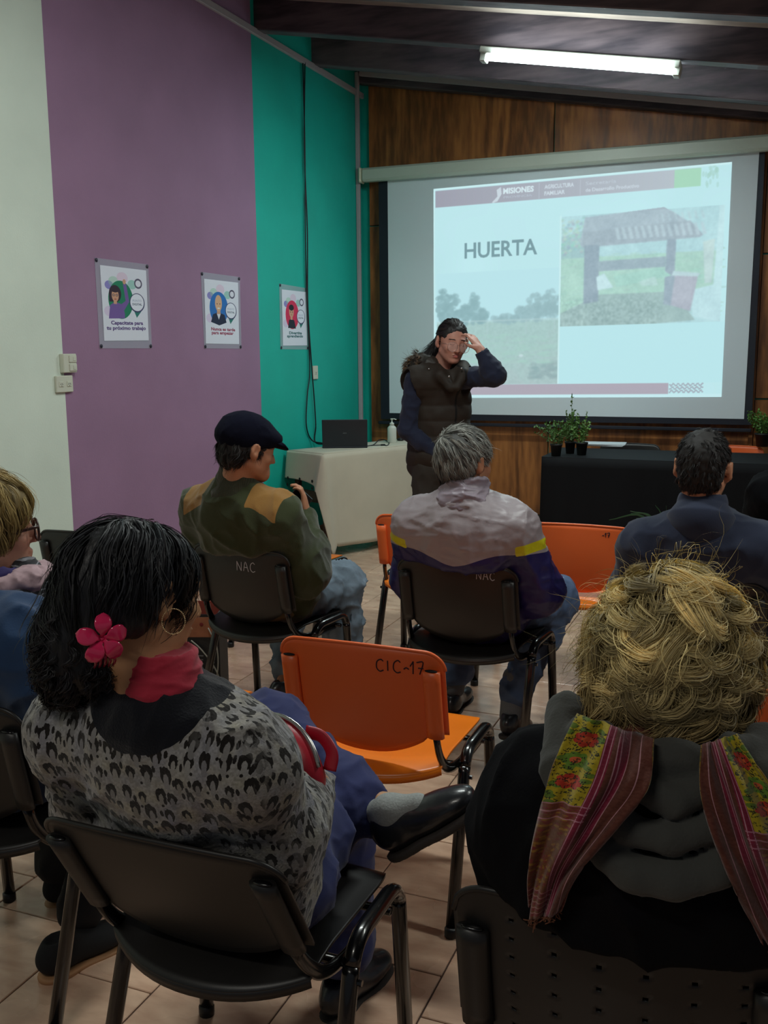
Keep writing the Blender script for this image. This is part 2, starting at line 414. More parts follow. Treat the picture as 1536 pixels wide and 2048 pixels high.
for ix in range(-9, 12):
    for iy in range(-8, 26):
        cx = -.68+TW*(ix+.5); cy = 2.345+TW*iy+(0 if ix % 2 == 0 else TW/2)
        if cx < XL-.1 or cx > 2.9 or cy > YB+.1 or cy < -1.5: continue
        u, v, z = project((cx, cy, 0))
        if z > .3 and -160 < u < 1700 and v < 2350: cells.append((z, cx, cy))
        else: rest.box((cx, cy, -.004), (TW/2-TG/2, TW/2-TG/2, .004))
cells.sort()
for z, cx, cy in cells[:300]:
    o = bpy.data.objects.new('tile', tme); o.location = (cx, cy, random.uniform(-.0004, .0004)); o.parent = fl; col.objects.link(o)
for z, cx, cy in cells[300:]: rest.box((cx, cy, -.004), (TW/2-TG/2, TW/2-TG/2, .004))
o = rest.obj('tile', m_tile, fl); o['kind'] = 'stuff'

# cable trunking
m_trunk = mat('trunking_plastic', srgb(176, 168, 172), .5)
def trim(n, m=m_trunk):
    return tag(m, kind='structure')
trim(0, MB().box((XL+.012, 5.0, 3.63), (.012, 3.0, .022), bev=.003).obj('trim_1', m_trunk))
trim(0, MB().box((XL+.018, 7.87, 2.27), (.016, .016, 1.52), bev=.003).obj('trim_2', m_trunk))
R = roty(math.atan(.182)); Lc = 5.2
_t = on(720, 147, 'Y', 7.86); trim(0, MB().box((_t[0]+Lc/2*.983, 7.86, _t[2]-.182*Lc/2*.983), (Lc/2, .014, .02), R, .003).obj('trim_3', m_trunk))

# ceiling tube fixture (the lit one) and the two over the audience
def fixture(x, y, z, L, label, lit=True, zz=None):
    t = empty('fluorescent_light', (x, y, z)); R = roty(-ang)
    tag(t, label, 'ceiling light')
    b = MB().box((0, 0, .035), (L/2+.04, .05, .018), R, .006)
    b.obj('housing', mat('fixture_enamel', srgb(190, 195, 185), .4), t)
    for s in (-1, 1):
        MB().box(R@np.array([s*(L/2+.02), 0, .0]), (.02, .035, .032), R, .005).obj('lamp_holder', mat('fixture_enamel', None), t)
    MB().sweep(np.array([R@np.array([-L/2, 0, -.005]), R@np.array([L/2, 0, -.005])]), .016, n=12).obj('tube', mat('tube_glow', (1, 1, 1, 1), emit=(.86, 1, .98, 1), estr=9), t, True)
    return t
fixture(-1.22, 6.18, ceil_z(-1.22)-.275, 1.14, 'white fluorescent batten with a lit tube hung under the front rafter')

# ------------------------------------------------------------------ cables, outlets, switch on the left wall
m_blk = mat('black_plastic', srgb(16, 17, 20), .4)
m_cable = mat('black_cable', srgb(14, 16, 24), .5)
def wallpt(x, y, off=.008): p = on(x, y, 'X', XL); return (XL+off, p[1], p[2])
t = empty('hanging_cables', wallpt(605, 500)); tag(t, 'two long black cables hanging down the teal wall to the laptop table', 'cable')
l0 = np.array(t.location)
c1 = [wallpt(x, y, .016) for x, y in ((602, 125), (606, 300), (607, 460), (610, 600), (616, 735), (611, 790), (609, 850), (620, 880))]+[(-3.30, 6.9, .785)]
c2 = [wallpt(x, y, .020) for x, y in ((605, 125), (604, 300), (610, 460), (611, 610), (619, 735), (624, 800), (627, 850), (627, 885))]+[(-3.22, 6.92, .785)]
for c in (c1, c2): MB().sweep(spline(c, 8)-l0, .0055, n=6).obj('cable', m_cable, t, True)
def outlet(p, w, h, label, rows, cat='outlet', name='wall_outlet'):
    t = empty(name, p); tag(t, label, cat); m_p = mat('outlet_plastic', srgb(205, 205, 188), .45)
    MB().box((.008, 0, 0), (.008, w/2, h/2), bev=.003).obj('cover', m_p, t)
    for (dy, dz) in rows:
        s = MB().box((.017, dy, dz), (.0025, .017, .014), bev=.002).obj('socket', m_p, t); q = MB()
        for k in (-1, 1): q.box((.0198, dy+k*.006, dz), (.0006, .0012, .004), rotx(k*.6))
        q.box((.0198, dy, dz-.009), (.0006, .001, .003)); q.obj('slot', m_blk, s)
    return t
outlet((XL, 4.045, 1.345), .125, .085, 'white double socket plate on the edge of the white and purple paint', [(-.03, 0), (.03, 0)])
t = empty('light_switch', (XL, 4.08, 1.45)); tag(t, 'white two gang switch box above the double socket', 'switch'); m_p = mat('outlet_plastic', None)
MB().box((.014, 0, 0), (.014, .05, .048), bev=.003).obj('box', m_p, t)
for k in (-1, 1):
    MB().box((.03, .018, k*.022), (.003, .028, .018), bev=.002).obj('switch_module', m_p, t); MB().box((.034, .026, k*.022), (.0015, .01, .010), bev=.001).obj('rocker', m_p, t)
outlet(tuple(on(628, 745, 'X', XL)), .085, .105, 'small white socket beside the cables on the teal wall', [(0, .0)])

# ------------------------------------------------------------------ posters
def hexa(*a): return a
def poster_img(kind):
    c = Canvas(540, 840, (226, 228, 240)); P = c
    main, caps, capc = {'w': ((28, 128, 92), ('Capacitate para', 'tu próximo trabajo'), (82, 52, 120)), 'b': ((40, 112, 190), ('Nunca es tarde', 'para empezar'), (150, 40, 74)), 'k': ((214, 40, 84), ('Divertite', 'aprendiendo'), (20, 92, 96))}[kind]
    for x, y, r, q, op in ((.16, .25, .09, (120, 110, 190), .8), (.26, .2, .11, (150, 200, 170), .5), (.45, .14, .12, (225, 190, 215), .6), (.66, .22, .1, (120, 190, 170), .6), (.14, .6, .11, (215, 190, 225), .6), (.8, .5, .1, (190, 180, 225), .6)):
        P.ell(x, y, r, r*.64, q, op)
    P.ell(.40, .44, .27, .26, main)
    sk = (212, 160, 130)
    if kind == 'w':
        P.ell(.28, .36, .13, .115, (52, 30, 48)); P.rect(.15, .36, .25, .47, (52, 30, 48)); P.poly([(.12, .70), (.16, .52), (.27, .47), (.42, .50), (.47, .62), (.47, .69)], (120, 90, 160))
        P.poly([(.40, .50), (.50, .45), (.46, .22), (.53, .22), (.58, .46), (.44, .60)], (120, 90, 160)); P.ell(.49, .19, .035, .035, sk)
        P.rect(.24, .42, .31, .50, sk); P.ell(.28, .385, .075, .085, sk); P.ell(.28, .31, .09, .035, (52, 30, 48))
        for x in (.245, .315): P.ell(x, .38, .026, .017, (30, 30, 40)); P.ell(x, .38, .019, .012, (190, 150, 140))
        P.ell(.28, .435, .025, .006, (170, 60, 70))
    elif kind == 'b':
        P.poly([(.16, .66), (.22, .54), (.38, .50), (.56, .54), (.62, .66), (.40, .71)], (28, 30, 62)); P.poly([(.33, .52), (.39, .62), (.45, .52)], (225, 225, 235)); P.rect(.34, .44, .44, .53, sk)
        P.ell(.39, .36, .10, .13, (222, 176, 140)); P.ell(.35, .37, .012, .01, (60, 40, 40)); P.ell(.43, .37, .012, .01, (60, 40, 40)); P.ell(.39, .44, .04, .012, (235, 230, 225))
    else:
        P.poly([(.22, .68), (.26, .54), (.36, .51), (.48, .54), (.54, .69)], (28, 26, 46)); P.rect(.33, .46, .41, .53, sk); P.ell(.37, .39, .095, .10, (214, 160, 130)); P.ell(.37, .31, .10, .055, (28, 22, 34))
        P.rect(.27, .31, .47, .335, (28, 22, 34)); P.ell(.33, .39, .013, .012, (30, 30, 40)); P.ell(.41, .39, .013, .012, (30, 30, 40)); P.ell(.37, .44, .02, .006, (150, 60, 60))
    P.ell(.80, .20, .09, .064*1.1, (90, 84, 108)); P.ell(.80, .20, .062, .046, (228, 228, 240))
    P.poly([(.68, .58), (.86, .58), (.74, .68)], (40, 120, 110)); P.ell(.76, .47, .175, .135, (60, 60, 100)); P.ell(.76, .465, .155, .12, (232, 234, 246))
    P.text('PUNTO', .76, .455, .03, (150, 160, 190), center=True, w=.2); P.text('DIGITAL', .76, .505, .03, (40, 60, 90), center=True, bold=.02, w=.22)
    wd = .72 if kind != 'k' else .52
    P.text(caps[0], .5-wd*.5+.02, .795, .052, capc, w=wd, bold=.035); w2 = {'w': .88, 'b': .66, 'k': .66}[kind]; P.text(caps[1], .5-w2*.5, .868, .052, capc, w=w2, bold=.035)
    return c.a
def poster(corners, inner, kind, label):
    """corners / inner: TL,TR,BR,BL pixels on the left wall"""
    C0 = np.mean([on(*p, 'X', XL) for p in corners], 0); t = empty('poster', (XL, C0[1], C0[2])); tag(t, label, 'poster', )
    def q(pts, off): return [(off, on(*p, 'X', XL)[1]-C0[1], on(*p, 'X', XL)[2]-C0[2]) for p in pts]
    def slab(name, pts, o0, o1, m, uv=True):
        V = q(pts, o1)+q(pts, o0); o = mesh_obj(name, V, [[3, 2, 1, 0], [0, 1, 5, 4], [1, 2, 6, 5], [2, 3, 7, 6], [3, 0, 4, 7]], m, t)
        l = o.data.uv_layers.new(name='UVMap'); U = {0: (0, 1), 1: (1, 1), 2: (1, 0), 3: (0, 0)}
        for lp in range(4): l.data[lp].uv = U[o.data.loops[lp].vertex_index]
        return o
    slab('plastic_sleeve', corners, .001, .003, mat('clear_sleeve', srgb(196, 200, 214), .12, alpha=.42, spec=.6))
    slab('paper', inner, .003, .0045, image_mat('poster_print', poster_img(kind), .5))
    for (x, y) in q(corners, 0) and [(a, b) for a, b in corners]:
        cx = np.mean([p[0] for p in corners]); cy = np.mean([p[1] for p in corners]); px = x+(cx-x)*.05; py = y+(cy-y)*.05; p = on(px, py, 'X', XL)
        MB().ell((.006, p[1]-C0[1], p[2]-C0[2]), (.004, .011, .011), n=10, m=6).obj('pin', mat('pin_black', srgb(30, 26, 46), .4), t, True)
z3 = lambda pts: [(80+a*.41667, 480+b*.41667) for a, b in pts]
poster(z3([(260, 85), (517, 118), (535, 520), (285, 520)]), z3([(285, 120), (506, 146), (519, 482), (306, 484)]), 'w', 'poster of a raised-arm woman in glasses on a green circle')
poster(z3([(770, 153), (957, 178), (965, 522), (787, 520)]), z3([(785, 186), (948, 205), (953, 500), (794, 497)]), 'b', 'poster of a bald man in a dark jacket on a blue circle')
poster(z3([(1147, 209), (1280, 232), (1286, 526), (1153, 524)]), z3([(1158, 237), (1274, 250), (1280, 506), (1164, 507)]), 'k', 'poster of a boy in black on a red circle, on teal wall')

# ------------------------------------------------------------------ projection screen
def slide_img():
    W, H = 1120, 830; c = Canvas(W, H, (196, 238, 243)); A = c.a
    n = noise2(H, W, 160, 3)[..., None]; A += (n-.5)*.03
    # left photo: sky fades in, trees, field
    y0, y1, x0, x1 = int(.40*H), int(.935*H), int(.012*W), int(.457*W)
    yy = np.linspace(0, 1, y1-y0)[:, None, None]; sky = np.array([190, 232, 240])/255; fld = np.array([166, 196, 190])/255; dirt = np.array([172, 186, 186])/255
    nn = noise2(y1-y0, x1-x0, 22, 5)[..., None]; n2 = noise2(y1-y0, x1-x0, 6, 8)[..., None]; k = np.clip((yy-.43)/.02, 0, 1)
    g = fld*(1-np.clip((yy-.6)*2+nn*.6-.3, 0, 1))+dirt*np.clip((yy-.6)*2+nn*.6-.3, 0, 1)
    c.a[y0:y1, x0:x1] = sky*(1-k)+(g+(n2-.5)*.06-.02)*k
    r = np.random.default_rng(2)
    def tree(cx, cy, w, h, col_, nb=60):
        for _ in range(nb):
            a = r.uniform(0, 2*PI); q = r.random()**.5; s_ = r.uniform(.004, .012); c.ell(cx+math.cos(a)*q*w, cy+math.sin(a)*q*h, s_, s_*1.2, tuple(np.array(col_)+r.uniform(-9, 9)), .6)
    for cx, cy, w_, h_ in ((.035, .55, .022, .08), (.075, .57, .025, .075), (.115, .60, .02, .045), (.15, .575, .022, .07), (.18, .61, .02, .03), (.06, .60, .04, .04)): tree(cx, cy, w_, h_, (124, 160, 166))
    for cx, cy, w_, h_ in ((.27, .625, .05, .02), (.33, .605, .03, .035), (.38, .57, .035, .06), (.43, .56, .03, .06), (.40, .60, .06, .04)): tree(cx, cy, w_, h_, (138, 170, 176))
    c.rect(.012, .63, .457, .634, (186, 205, 205)); 
    for x in (.2, .34, .44): c.rect(x, .63, x+.004, .70, (176, 198, 198), .7)
    for _ in range(90): c.ell(r.uniform(.36, .456), r.uniform(.83, .91), .012, .007, (128+r.uniform(-8, 8), 150, 152), .35)
    for _ in range(160): c.ell(r.uniform(.1, .44), r.uniform(.70, .84), r.uniform(.01, .03), .005, (160, 204, 184), .25)
    c.ell(.325, .80, .008, .006, (205, 220, 222))
    c.blur(2, (int(.44*H), int(.935*H), x0, x1))
    # right photo: brick hut with tiled roof
    X0, X1, Y0, Y1 = .462, .985, .175, .67; f = lambda u, v: (X0+(X1-X0)*u, Y0+(Y1-Y0)*v)
    def pl(p, q, op=1): c.poly([f(*a) for a in p], q, op)
    pl([(0, 0), (1, 0), (1, 1), (0, 1)], (178, 216, 222)); pl([(0, .18), (.2, .12), (.25, .40), (0, .42)], (150, 184, 186)); pl([(0, .38), (1, .38), (1, .74), (0, .9)], (168, 208, 186))
    for _ in range(300):
        u, v = r.random(), r.uniform(.36, .95); a = f(u, v); c.ell(a[0], a[1], r.uniform(.006, .02), .005, (158+r.uniform(-12, 12), 200+r.uniform(-12, 12), 180), .4)
    for _ in range(120):
        u, v = r.uniform(0, .16), r.uniform(.02, .35); a = f(u, v); c.ell(a[0], a[1], .006, .006, (140+r.uniform(-20, 50), 170+r.uniform(-20, 50), 176), .5)
    pl([(.0, .88), (.25, .72), (.72, .72), (.85, .98), (.6, 1), (0, 1)], (146, 168, 164)); pl([(.80, .72), (1, .66), (1, 1), (.84, .95)], (196, 228, 234)); pl([(.97, 0), (1, 0), (1, .7), (.95, .7)], (200, 232, 236))
    pl([(.15, .02), (.64, -.02), (.70, .03), (.80, .13), (.88, .24), (.86, .26), (.14, .29), (.12, .26)], (160, 168, 182))
    pl([(.14, .15), (.80, .11), (.88, .24), (.86, .26), (.14, .29)], (152, 158, 172))
    for i in range(14):
        u = .34+i*.04; pl([(u, .13), (u+.018, .13), (u+.040, .235), (u+.018, .235)], (190, 202, 212), .7)
        if i > 6: pl([(u, .03), (u+.012, .03), (u+.028, .10), (u+.012, .10)], (184, 200, 208), .6)
    pl([(.15, .27), (.245, .27), (.245, .78), (.15, .80)], (130, 140, 158)); pl([(.665, .26), (.72, .26), (.715, .85), (.655, .83)], (138, 146, 164)); pl([(.24, .42), (.66, .41), (.66, .50), (.24, .51)], (140, 152, 166))
    pl([(.23, .56), (.28, .53), (.34, .66), (.24, .68)], (206, 232, 236)); pl([(.34, .56), (.62, .50), (.70, .58), (.36, .66)], (158, 206, 186)); pl([(.5, .62), (.6, .58), (.62, .66), (.52, .66)], (186, 216, 206))
    pl([(.72, .58), (.86, .58), (.82, .90), (.70, .84)], (172, 160, 178)); pl([(.71, .54), (.87, .57), (.86, .60), (.70, .58)], (196, 214, 220)); pl([(.88, .3), (.95, .28), (.94, .66), (.9, .66)], (196, 214, 210))
    R_ = c.a[int(Y0*H):int(Y1*H), int(X0*W):int(X1*W)]; h_, w_ = R_.shape[:2]
    R_ += ((noise2(h_, w_, 5, 21)-.5)*.07+(noise2(h_, w_, 14, 22)-.5)*.05+(noise2(h_, w_, 45, 23)-.5)*.07)[..., None]*np.array([1, 1, .9]); R_[:] = R_*.88+np.array([196, 232, 238])/255*.12
    gy = np.clip((np.linspace(0, 1, h_)-.70)/.1, 0, 1)[:, None]*np.clip((.7-np.linspace(0, 1, w_))/.1, 0, 1)[None]; R_ += (gy*(noise2(h_, w_, 7, 24)-.6)*.16)[..., None]
    c.blur(2, (int(Y0*H), int(Y1*H), int(X0*W), int(X1*W)))
    c.rect(X0-.001, Y1, 1, .935, (190, 236, 242)); c.rect(.455, .17, .461, .935, (214, 246, 248))
    # bars
    for x in range(int(.008*W), int(.905*W)):
        k = (x/W)/.9; q = np.array([146, 128, 146])*(1-k)+np.array([186, 184, 194])*k; c.a[int(.012*H):int(.088*H), x] = q/255
    c.rect(.826, .012, .908, .088, (160, 214, 172)); c.text('MISIONES', .255, .052, .026, (232, 240, 246), w=.108, bold=.04); c.text('PROVINCIA', .257, .071, .009, (190, 190, 205), w=.10)
    c.poly([(.215, .085), (.235, .06), (.232, .03), (.247, .018), (.25, .05), (.235, .082), (.22, .088)], (214, 214, 224))
    for x in (.381, .521): c.rect(x, .016, x+.0012, .085, (214, 214, 224))
    c.text('AGRICULTURA', .40, .045, .018, (222, 222, 232), w=.10, bold=.03); c.text('FAMILIAR', .40, .073, .018, (222, 222, 232), w=.07, bold=.03)
    c.text('Secretaría', .54, .044, .015, (200, 198, 210), w=.10); c.text('de Desarrollo Productivo', .54, .073, .016, (216, 214, 226), w=.175, bold=.02)
    for i in range(26):
        a = r.uniform(.91, .965), r.uniform(.0, .10); c.ell(a[0], a[1], .004, .012, (160, 205, 190), .5)
    c.rect(0, .936, .83, .985, (170, 142, 158)); c.rect(0, .985, 1, 1, (206, 242, 246))
    for i in range(6):
        for j in range(3):
            x = .835+i*.018; y_ = .944+j*.015
            for q in range(5): c.ell(x+q*.0035, y_+.005*math.sin(q*1.5+i+j), .003, .0035, (150, 142, 158), .9)
    c.rect(.0, 0, .0045, 1, (214, 246, 248)); c.rect(0, 0, 1, .008, (214, 246, 248))
    c.text('HUERTA', .116, .336, .072, (92, 122, 132), w=.262, bold=.018)
    c.blur(1); c.a = c.a*.68+np.array([196, 240, 246])/255*.32; return c.a
def yplane(px, Y): return [on(x, y, 'Y', Y) for x, y in px]
YS = 7.90
t = empty('projection_screen', (-1.75, YS, 1.0)); tag(t, 'large pull-down projection screen lit by the vegetable garden slide', 'screen'); T0 = np.array(t.location)
def flat(name, px, Y, m, th=.003, uv=False):
    A = np.array(yplane(px, Y))-T0; B = A+np.array([0, th, 0]); n = len(px)
    o = mesh_obj(name, np.vstack([A, B]), [list(range(n))[::-1]]+[[i, (i+1) % n, n+(i+1) % n, n+i] for i in range(n)]+[[n+i for i in range(n)]], m, t)
    return o
flat('screen_border', [(757, 352), (1531, 290), (1503, 850), (762, 838)], YS+.004, mat('screen_black', srgb(22, 26, 40), .6))
flat('screen_fabric', [(775, 355), (1519, 295), (1488, 838), (779, 826)], YS, mat('screen_white', srgb(226, 236, 242), .8))
def warpquad(px, Y, nu=24, nv=18):
    a, b, c_, d = [np.array(on(*p, 'Y', Y))-T0 for p in px]
    # true projective grid so the picture keeps its keystone
    S = np.array([[0, 0], [1, 0], [1, 1], [0, 1]], float); Q = np.array([[p[0], p[2]] for p in (a, b, c_, d)])
    Am = []; bm = []
    for (u, v), (x, z) in zip(S, Q): Am += [[u, v, 1, 0, 0, 0, -u*x, -v*x], [0, 0, 0, u, v, 1, -u*z, -v*z]]; bm += [x, z]
    h = np.append(np.linalg.solve(Am, bm), 1).reshape(3, 3)
    def f(u, v): p = h@np.array([u, v, 1]); return (p[0]/p[2], a[1], p[1]/p[2])
    return f
SLPX = [(867, 378), (1464, 324), (1443, 794), (868, 796)]
us = np.linspace(0, 1, 25); vs = np.linspace(0, 1, 19); fq = warpquad(SLPX, YS-.002)
o = sheet('projected_slide', fq, list(us), list(vs), 0, image_mat('slide_projection', slide_img(), .8, emit=.92), t, smooth=False, uv=True)
for l in o.data.uv_layers[0].data: l.uv = (l.uv[0], 1-l.uv[1])
fl_ = [tuple(p) for p in yplane([(733, 350), (1700, 276)], YS-.06)]
hz0 = fl_[0]; zc = hz0[2]
hs = MB(); hs.box(((-3.345+.05)/2-T0[0], -.045, zc-T0[2]-.0), ((.05+3.345)/2, .045, .055), bev=.018); hs.obj('housing', mat('housing_enamel', srgb(198, 206, 192), .4), t)
MB().box((-3.355-T0[0], -.045, zc-T0[2]), (.012, .05, .062), bev=.01).obj('end_cap', mat('cap_plastic', srgb(214, 216, 190), .4), t)
p0, p1 = yplane([(757, 845), (1503, 857)], YS); MB().box(((p0[0]+p1[0])/2-T0[0], .004, p0[2]-T0[2]-.0), ((p1[0]-p0[0])/2, .012, .014), bev=.005).obj('bottom_bar', mat('screen_black', None), t)

# ------------------------------------------------------------------ laptop table with cloth
TZ = .765
cB = on(647, 910, 'Z', TZ)[:2]; cC = on(825, 891, 'Z', TZ)[:2]; cA = on(561, 904, 'Z', TZ)[:2]
u = (cC-cB)/np.linalg.norm(cC-cB); v = np.array([-u[1], u[0]]); LT = 1.32; WT = .41
tb_t = empty('side_table', (*(cB+u*.5+v*.2), 0)); tag(tb_t, 'dark wooden table under the pale cloth beside the teal wall', 'table'); B0 = np.array(tb_t.location)
def tp(a, b, z): return np.array([*(cB+u*a+v*b), z])
Rt = np.array([[u[0], v[0], 0], [u[1], v[1], 0], [0, 0, 1]])
m_dw = mat('table_brown', srgb(74, 46, 30), .5, var=.2, vscale=6, stretch=(1, 6, 6))
MB().box(tp(LT/2, WT/2, TZ-.02)-B0, (LT/2-.02, WT/2-.015, .012), Rt, .004).obj('table_top', m_dw, tb_t)
for a in (.06, LT-.06):
    for b in (.05, WT-.05): MB().box(tp(a, b, .366)-B0, (.02, .02, .366), Rt, .004).obj('leg', m_dw, tb_t)
MB().box(tp(LT/2, WT/2, .40)-B0, (LT/2-.08, WT/2-.06, .012), Rt, .003).obj('shelf', m_dw, tb_t)
MB().box(tp(.05, WT/2, .45)-B0, (.01, WT/2-.07, .035), Rt, .003).obj('end_rail', m_dw, tb_t)
# cloth : plane over the top, skirt on the front, folded-up end with black dots, hanging corner tail
m_cloth = mat('cream_cloth', srgb(196, 186, 166), .9, sheen=.2, bump=.3, bscale=260, bdist=.0006, var=.04, vscale=5)
per = []; N = 160
def edge_pt(s):
    """walk: left wall side of end A -> B -> C -> D ; returns xy (table coords), outward normal, hem height, folds"""
    if s < WT: return (0, WT-s), (-1, 0)
    s -= WT
    if s < LT: return (s, 0), (0, -1)
    s -= LT
    return (LT, s), (1, 0)
ss = np.r_[np.linspace(0, WT-.001, 26), np.linspace(WT+.001, WT+LT-.001, 110), np.linspace(WT+LT+.001, 2*WT+LT, 22)]
V = []; nr = 22
for s in ss:
    (a, b), (na, nb) = edge_pt(s)
    d1 = s-WT
    if d1 < -.03: hem = .565+.05*math.sin(s*9)*.3-.04*(s/WT)
    elif d1 < 0: hem = .50
    elif d1 < .055: hem = .035
    elif d1 < .09: hem = .035+(d1-.055)/.035*.06
    else: hem = .085-.02*math.sin(d1*3)
    corner = math.exp(-(d1/.05)**2)
    for k in range(nr):
        q = k/(nr-1); z = TZ+.004-q*(TZ-hem)
        o_ = .006+.012*q*(1+math.sin(s*17+.6*math.sin(s*5)))*(.6 if d1 > .1 else .4)+.045*corner*q**.8+.02*q
        if q < .04: z = TZ+.006; o_ = 0
        sh = .03*corner*q
        p = cB+u*(a+na*o_+sh*0)+v*(b+nb*o_*1.0); V.append((*p, z))
V = np.array(V)-B0; F = []
for i in range(len(ss)-1):
    for k in range(nr-1):
        if abs(ss[i]-WT) < .05 and ss[i+1] > WT and ss[i] < WT and k > 1: pass
        F.append([i*nr+k, (i+1)*nr+k, (i+1)*nr+k+1, i*nr+k+1])
k0 = len(V); top = []
for a in np.linspace(0, LT, 12):
    for b in np.linspace(0, WT, 6): top.append((*(cB+u*a+v*b), TZ+.006+.0006*math.sin(a*30)*math.sin(b*20)))
V = np.vstack([V, np.array(top)-B0])
for i in range(11):
    for j in range(5): F.append([k0+i*6+j, k0+(i+1)*6+j, k0+(i+1)*6+j+1, k0+i*6+j+1])
ct = mesh_obj('tablecloth', V, F, m_cloth, None, True); ct.location = B0; tag(ct, 'cream tablecloth with a folded-up spotted end on the laptop table', 'tablecloth')
md = ct.modifiers.new('t', 'SOLIDIFY'); md.thickness = .0025; md.offset = 1
dm = mat('dot_black', srgb(12, 12, 12), .7); ddr = math.atan2(u[1], u[0])
z5 = lambda x, y: (520+x*.2474, 760+y*.2474)
for x, y in ((225, 791), (221, 843), (320, 801), (321, 861), (421, 819), (421, 875), (447, 835), (134, 845)):
    px, py = z5(x, y); n3 = np.array([-u[0], -u[1], 0]); q0 = tp(-.035, 0, 0); C0 = np.array([0, 0, CH]); d = (px-768)/FPX*cr-(py-1024)/FPX*cu_+cf
    p = C0+d*((q0-C0)@n3)/(d@n3); MB().ell(p-B0, (.003, .011, .012), Rt, n=12, m=6).obj('printed_dot', dm, ct, True)
# laptop
L0 = on(690, 896, 'Z', TZ+.008); t = empty('laptop', tuple(L0)); tag(t, 'open dark grey laptop seen from behind on the cream cloth', 'laptop')
lL = on(645, 897, 'Z', TZ+.008); lR = on(735, 896, 'Z', TZ+.008); lu = (lR-lL); lw = np.linalg.norm(lu); lu /= lw; ln = np.array([-lu[1], lu[0], 0])
lw = min(lw, .37); c0 = (lL+lR)/2-L0
m_lap = mat('laptop_shell', srgb(46, 50, 58), .45, .3)
def lap(a, b, z): return c0+lu*a+ln*b+np.array([0, 0, z])
Rl = np.array([[lu[0], ln[0], 0], [lu[1], ln[1], 0], [0, 0, 1]])
MB().box(lap(0, .125, .008), (lw/2, .125, .008), Rl, .004).obj('base', m_lap, t)
kb = MB()
for i in range(14):
    for j in range(5): kb.box(lap(-lw/2+.035+i*.0215, .05+j*.02, .017), (.009, .008, .0012), Rl)
kb.obj('keyboard', m_blk, t)
Rr = Rl@rotx(18*D2R)
lid = MB().box(lap(0, -.028, .115), (lw/2, .004, .112), Rr, .003).obj('lid', m_lap, t)
MB().box(lap(0, -.0236+.0005, .118), (lw/2-.008, .001, .1), Rr).obj('display', mat('display_glow', srgb(60, 90, 100), .2, emit=(.5, .7, .8, 1), estr=.6), lid)  # faint screen glow put in as emission
T = text_tris('ASUS', .01); sc_ = .012; V = np.c_[(T.reshape(-1, 2)[:, 0]-1.2)*sc_*-1, np.full(len(T)*3, -.0046), T.reshape(-1, 2)[:, 1]*sc_]; V[:, 0] *= -1
mesh_obj('lettering', (V@Rr.T)+lap(0, -.028, .115), [[i*3, i*3+1, i*3+2] for i in range(len(T))], mat('logo_silver', srgb(150, 155, 160), .3, .6), lid)
# power lead and plug
pp = [on(x, y, 'Z', TZ+.012) for x, y in ((735, 892), (748, 889), (758, 880), (770, 880), (778, 886), (774, 891), (765, 890), (742, 891))]
c_ = spline(pp, 6); o = MB().sweep(c_, .004, n=6).obj('power_lead', m_cable, None, True); tag(o, 'black power lead curled beside the laptop on the cloth', 'cable')
pe = on(766, 890, 'Z', TZ+.014); MB().box(pe, (.018, .009, .007), Rl, .003).obj('plug', m_blk, o)
# bottle with pump
pb = on(784, 886, 'Z', TZ+.006); t = empty('pump_bottle', tuple(pb)); tag(t, 'white sanitiser pump bottle standing behind the laptop', 'bottle')
m_pl = mat('white_plastic', srgb(206, 208, 196), .4)
MB().lathe([(.033, 0), (.036, .006), (.036, .118), (.032, .128), (.018, .14), (.015, .145)], n=24).obj('bottle_body', m_pl, t, True)
MB().lathe([(.018, .143), (.018, .16), (.010, .164), (.006, .166), (.006, .185), (.012, .187), (.012, .196)], n=18).obj('pump_collar', m_pl, t, True)
MB().sweep([(0, 0, .19), (.02, -.003, .194), (.04, -.006, .188)], .006, .004, n=8).obj('nozzle', m_pl, t, True)
pm = on(801, 882, 'Z', TZ+.006); o = MB().ell((pm[0], pm[1], TZ+.018), (.03, .03, .014)).obj('mouse', m_blk, None, True); tag(o, 'small black mouse lying behind the pump bottle', 'mouse')

# ------------------------------------------------------------------ black-draped long table
fL = on(1085, 915, 'Z', TZ); bLk = on(1140, 897, 'Z', TZ); m_bc = mat('black_cloth', srgb(6, 6, 10), .8, spec=.25, bump=.3, bscale=200, bdist=.0006); X1 = 1.35
t = empty('long_table', ((fL[0]+X1)/2, (fL[1]+bLk[1])/2, 0)); T0 = np.array(t.location); tag(t, 'long table under black cloth in front of the plywood wall', 'table')
MB().box((0, 0, .74), ((X1-fL[0])/2-.02, .33, .015), bev=.003).obj('table_top', m_dw, t)
for a in (-1, 1):
    for b in (-1, 1): MB().box((a*((X1-fL[0])/2-.08), b*.27, .365), (.02, .02, .365), bev=.003).obj('leg', m_dw, t)
V = []; hx = (X1-fL[0])/2; hy = (bLk[1]-fL[1])/2; pts = []
for s in np.linspace(0, 1, 14): pts.append((-hx, hy-2*hy*s, -1, 0))
for s in np.linspace(0, 1, 90): pts.append((-hx+2*hx*s, -hy, 0, -1))
for s in np.linspace(0, 1, 14): pts.append((hx, -hy+2*hy*s, 1, 0))
nr = 12
for i, (x, y, nx, ny) in enumerate(pts):
    for k in range(nr):
        q = k/(nr-1); o_ = .006+q*(.02+.012*math.sin(i*.9+math.sin(i*.31)*2)); V.append((x+nx*o_, y+ny*o_, TZ+.004-q*(TZ-.03)))
F = [[i*nr+k, (i+1)*nr+k, (i+1)*nr+k+1, i*nr+k+1] for i in range(len(pts)-1) for k in range(nr-1)]
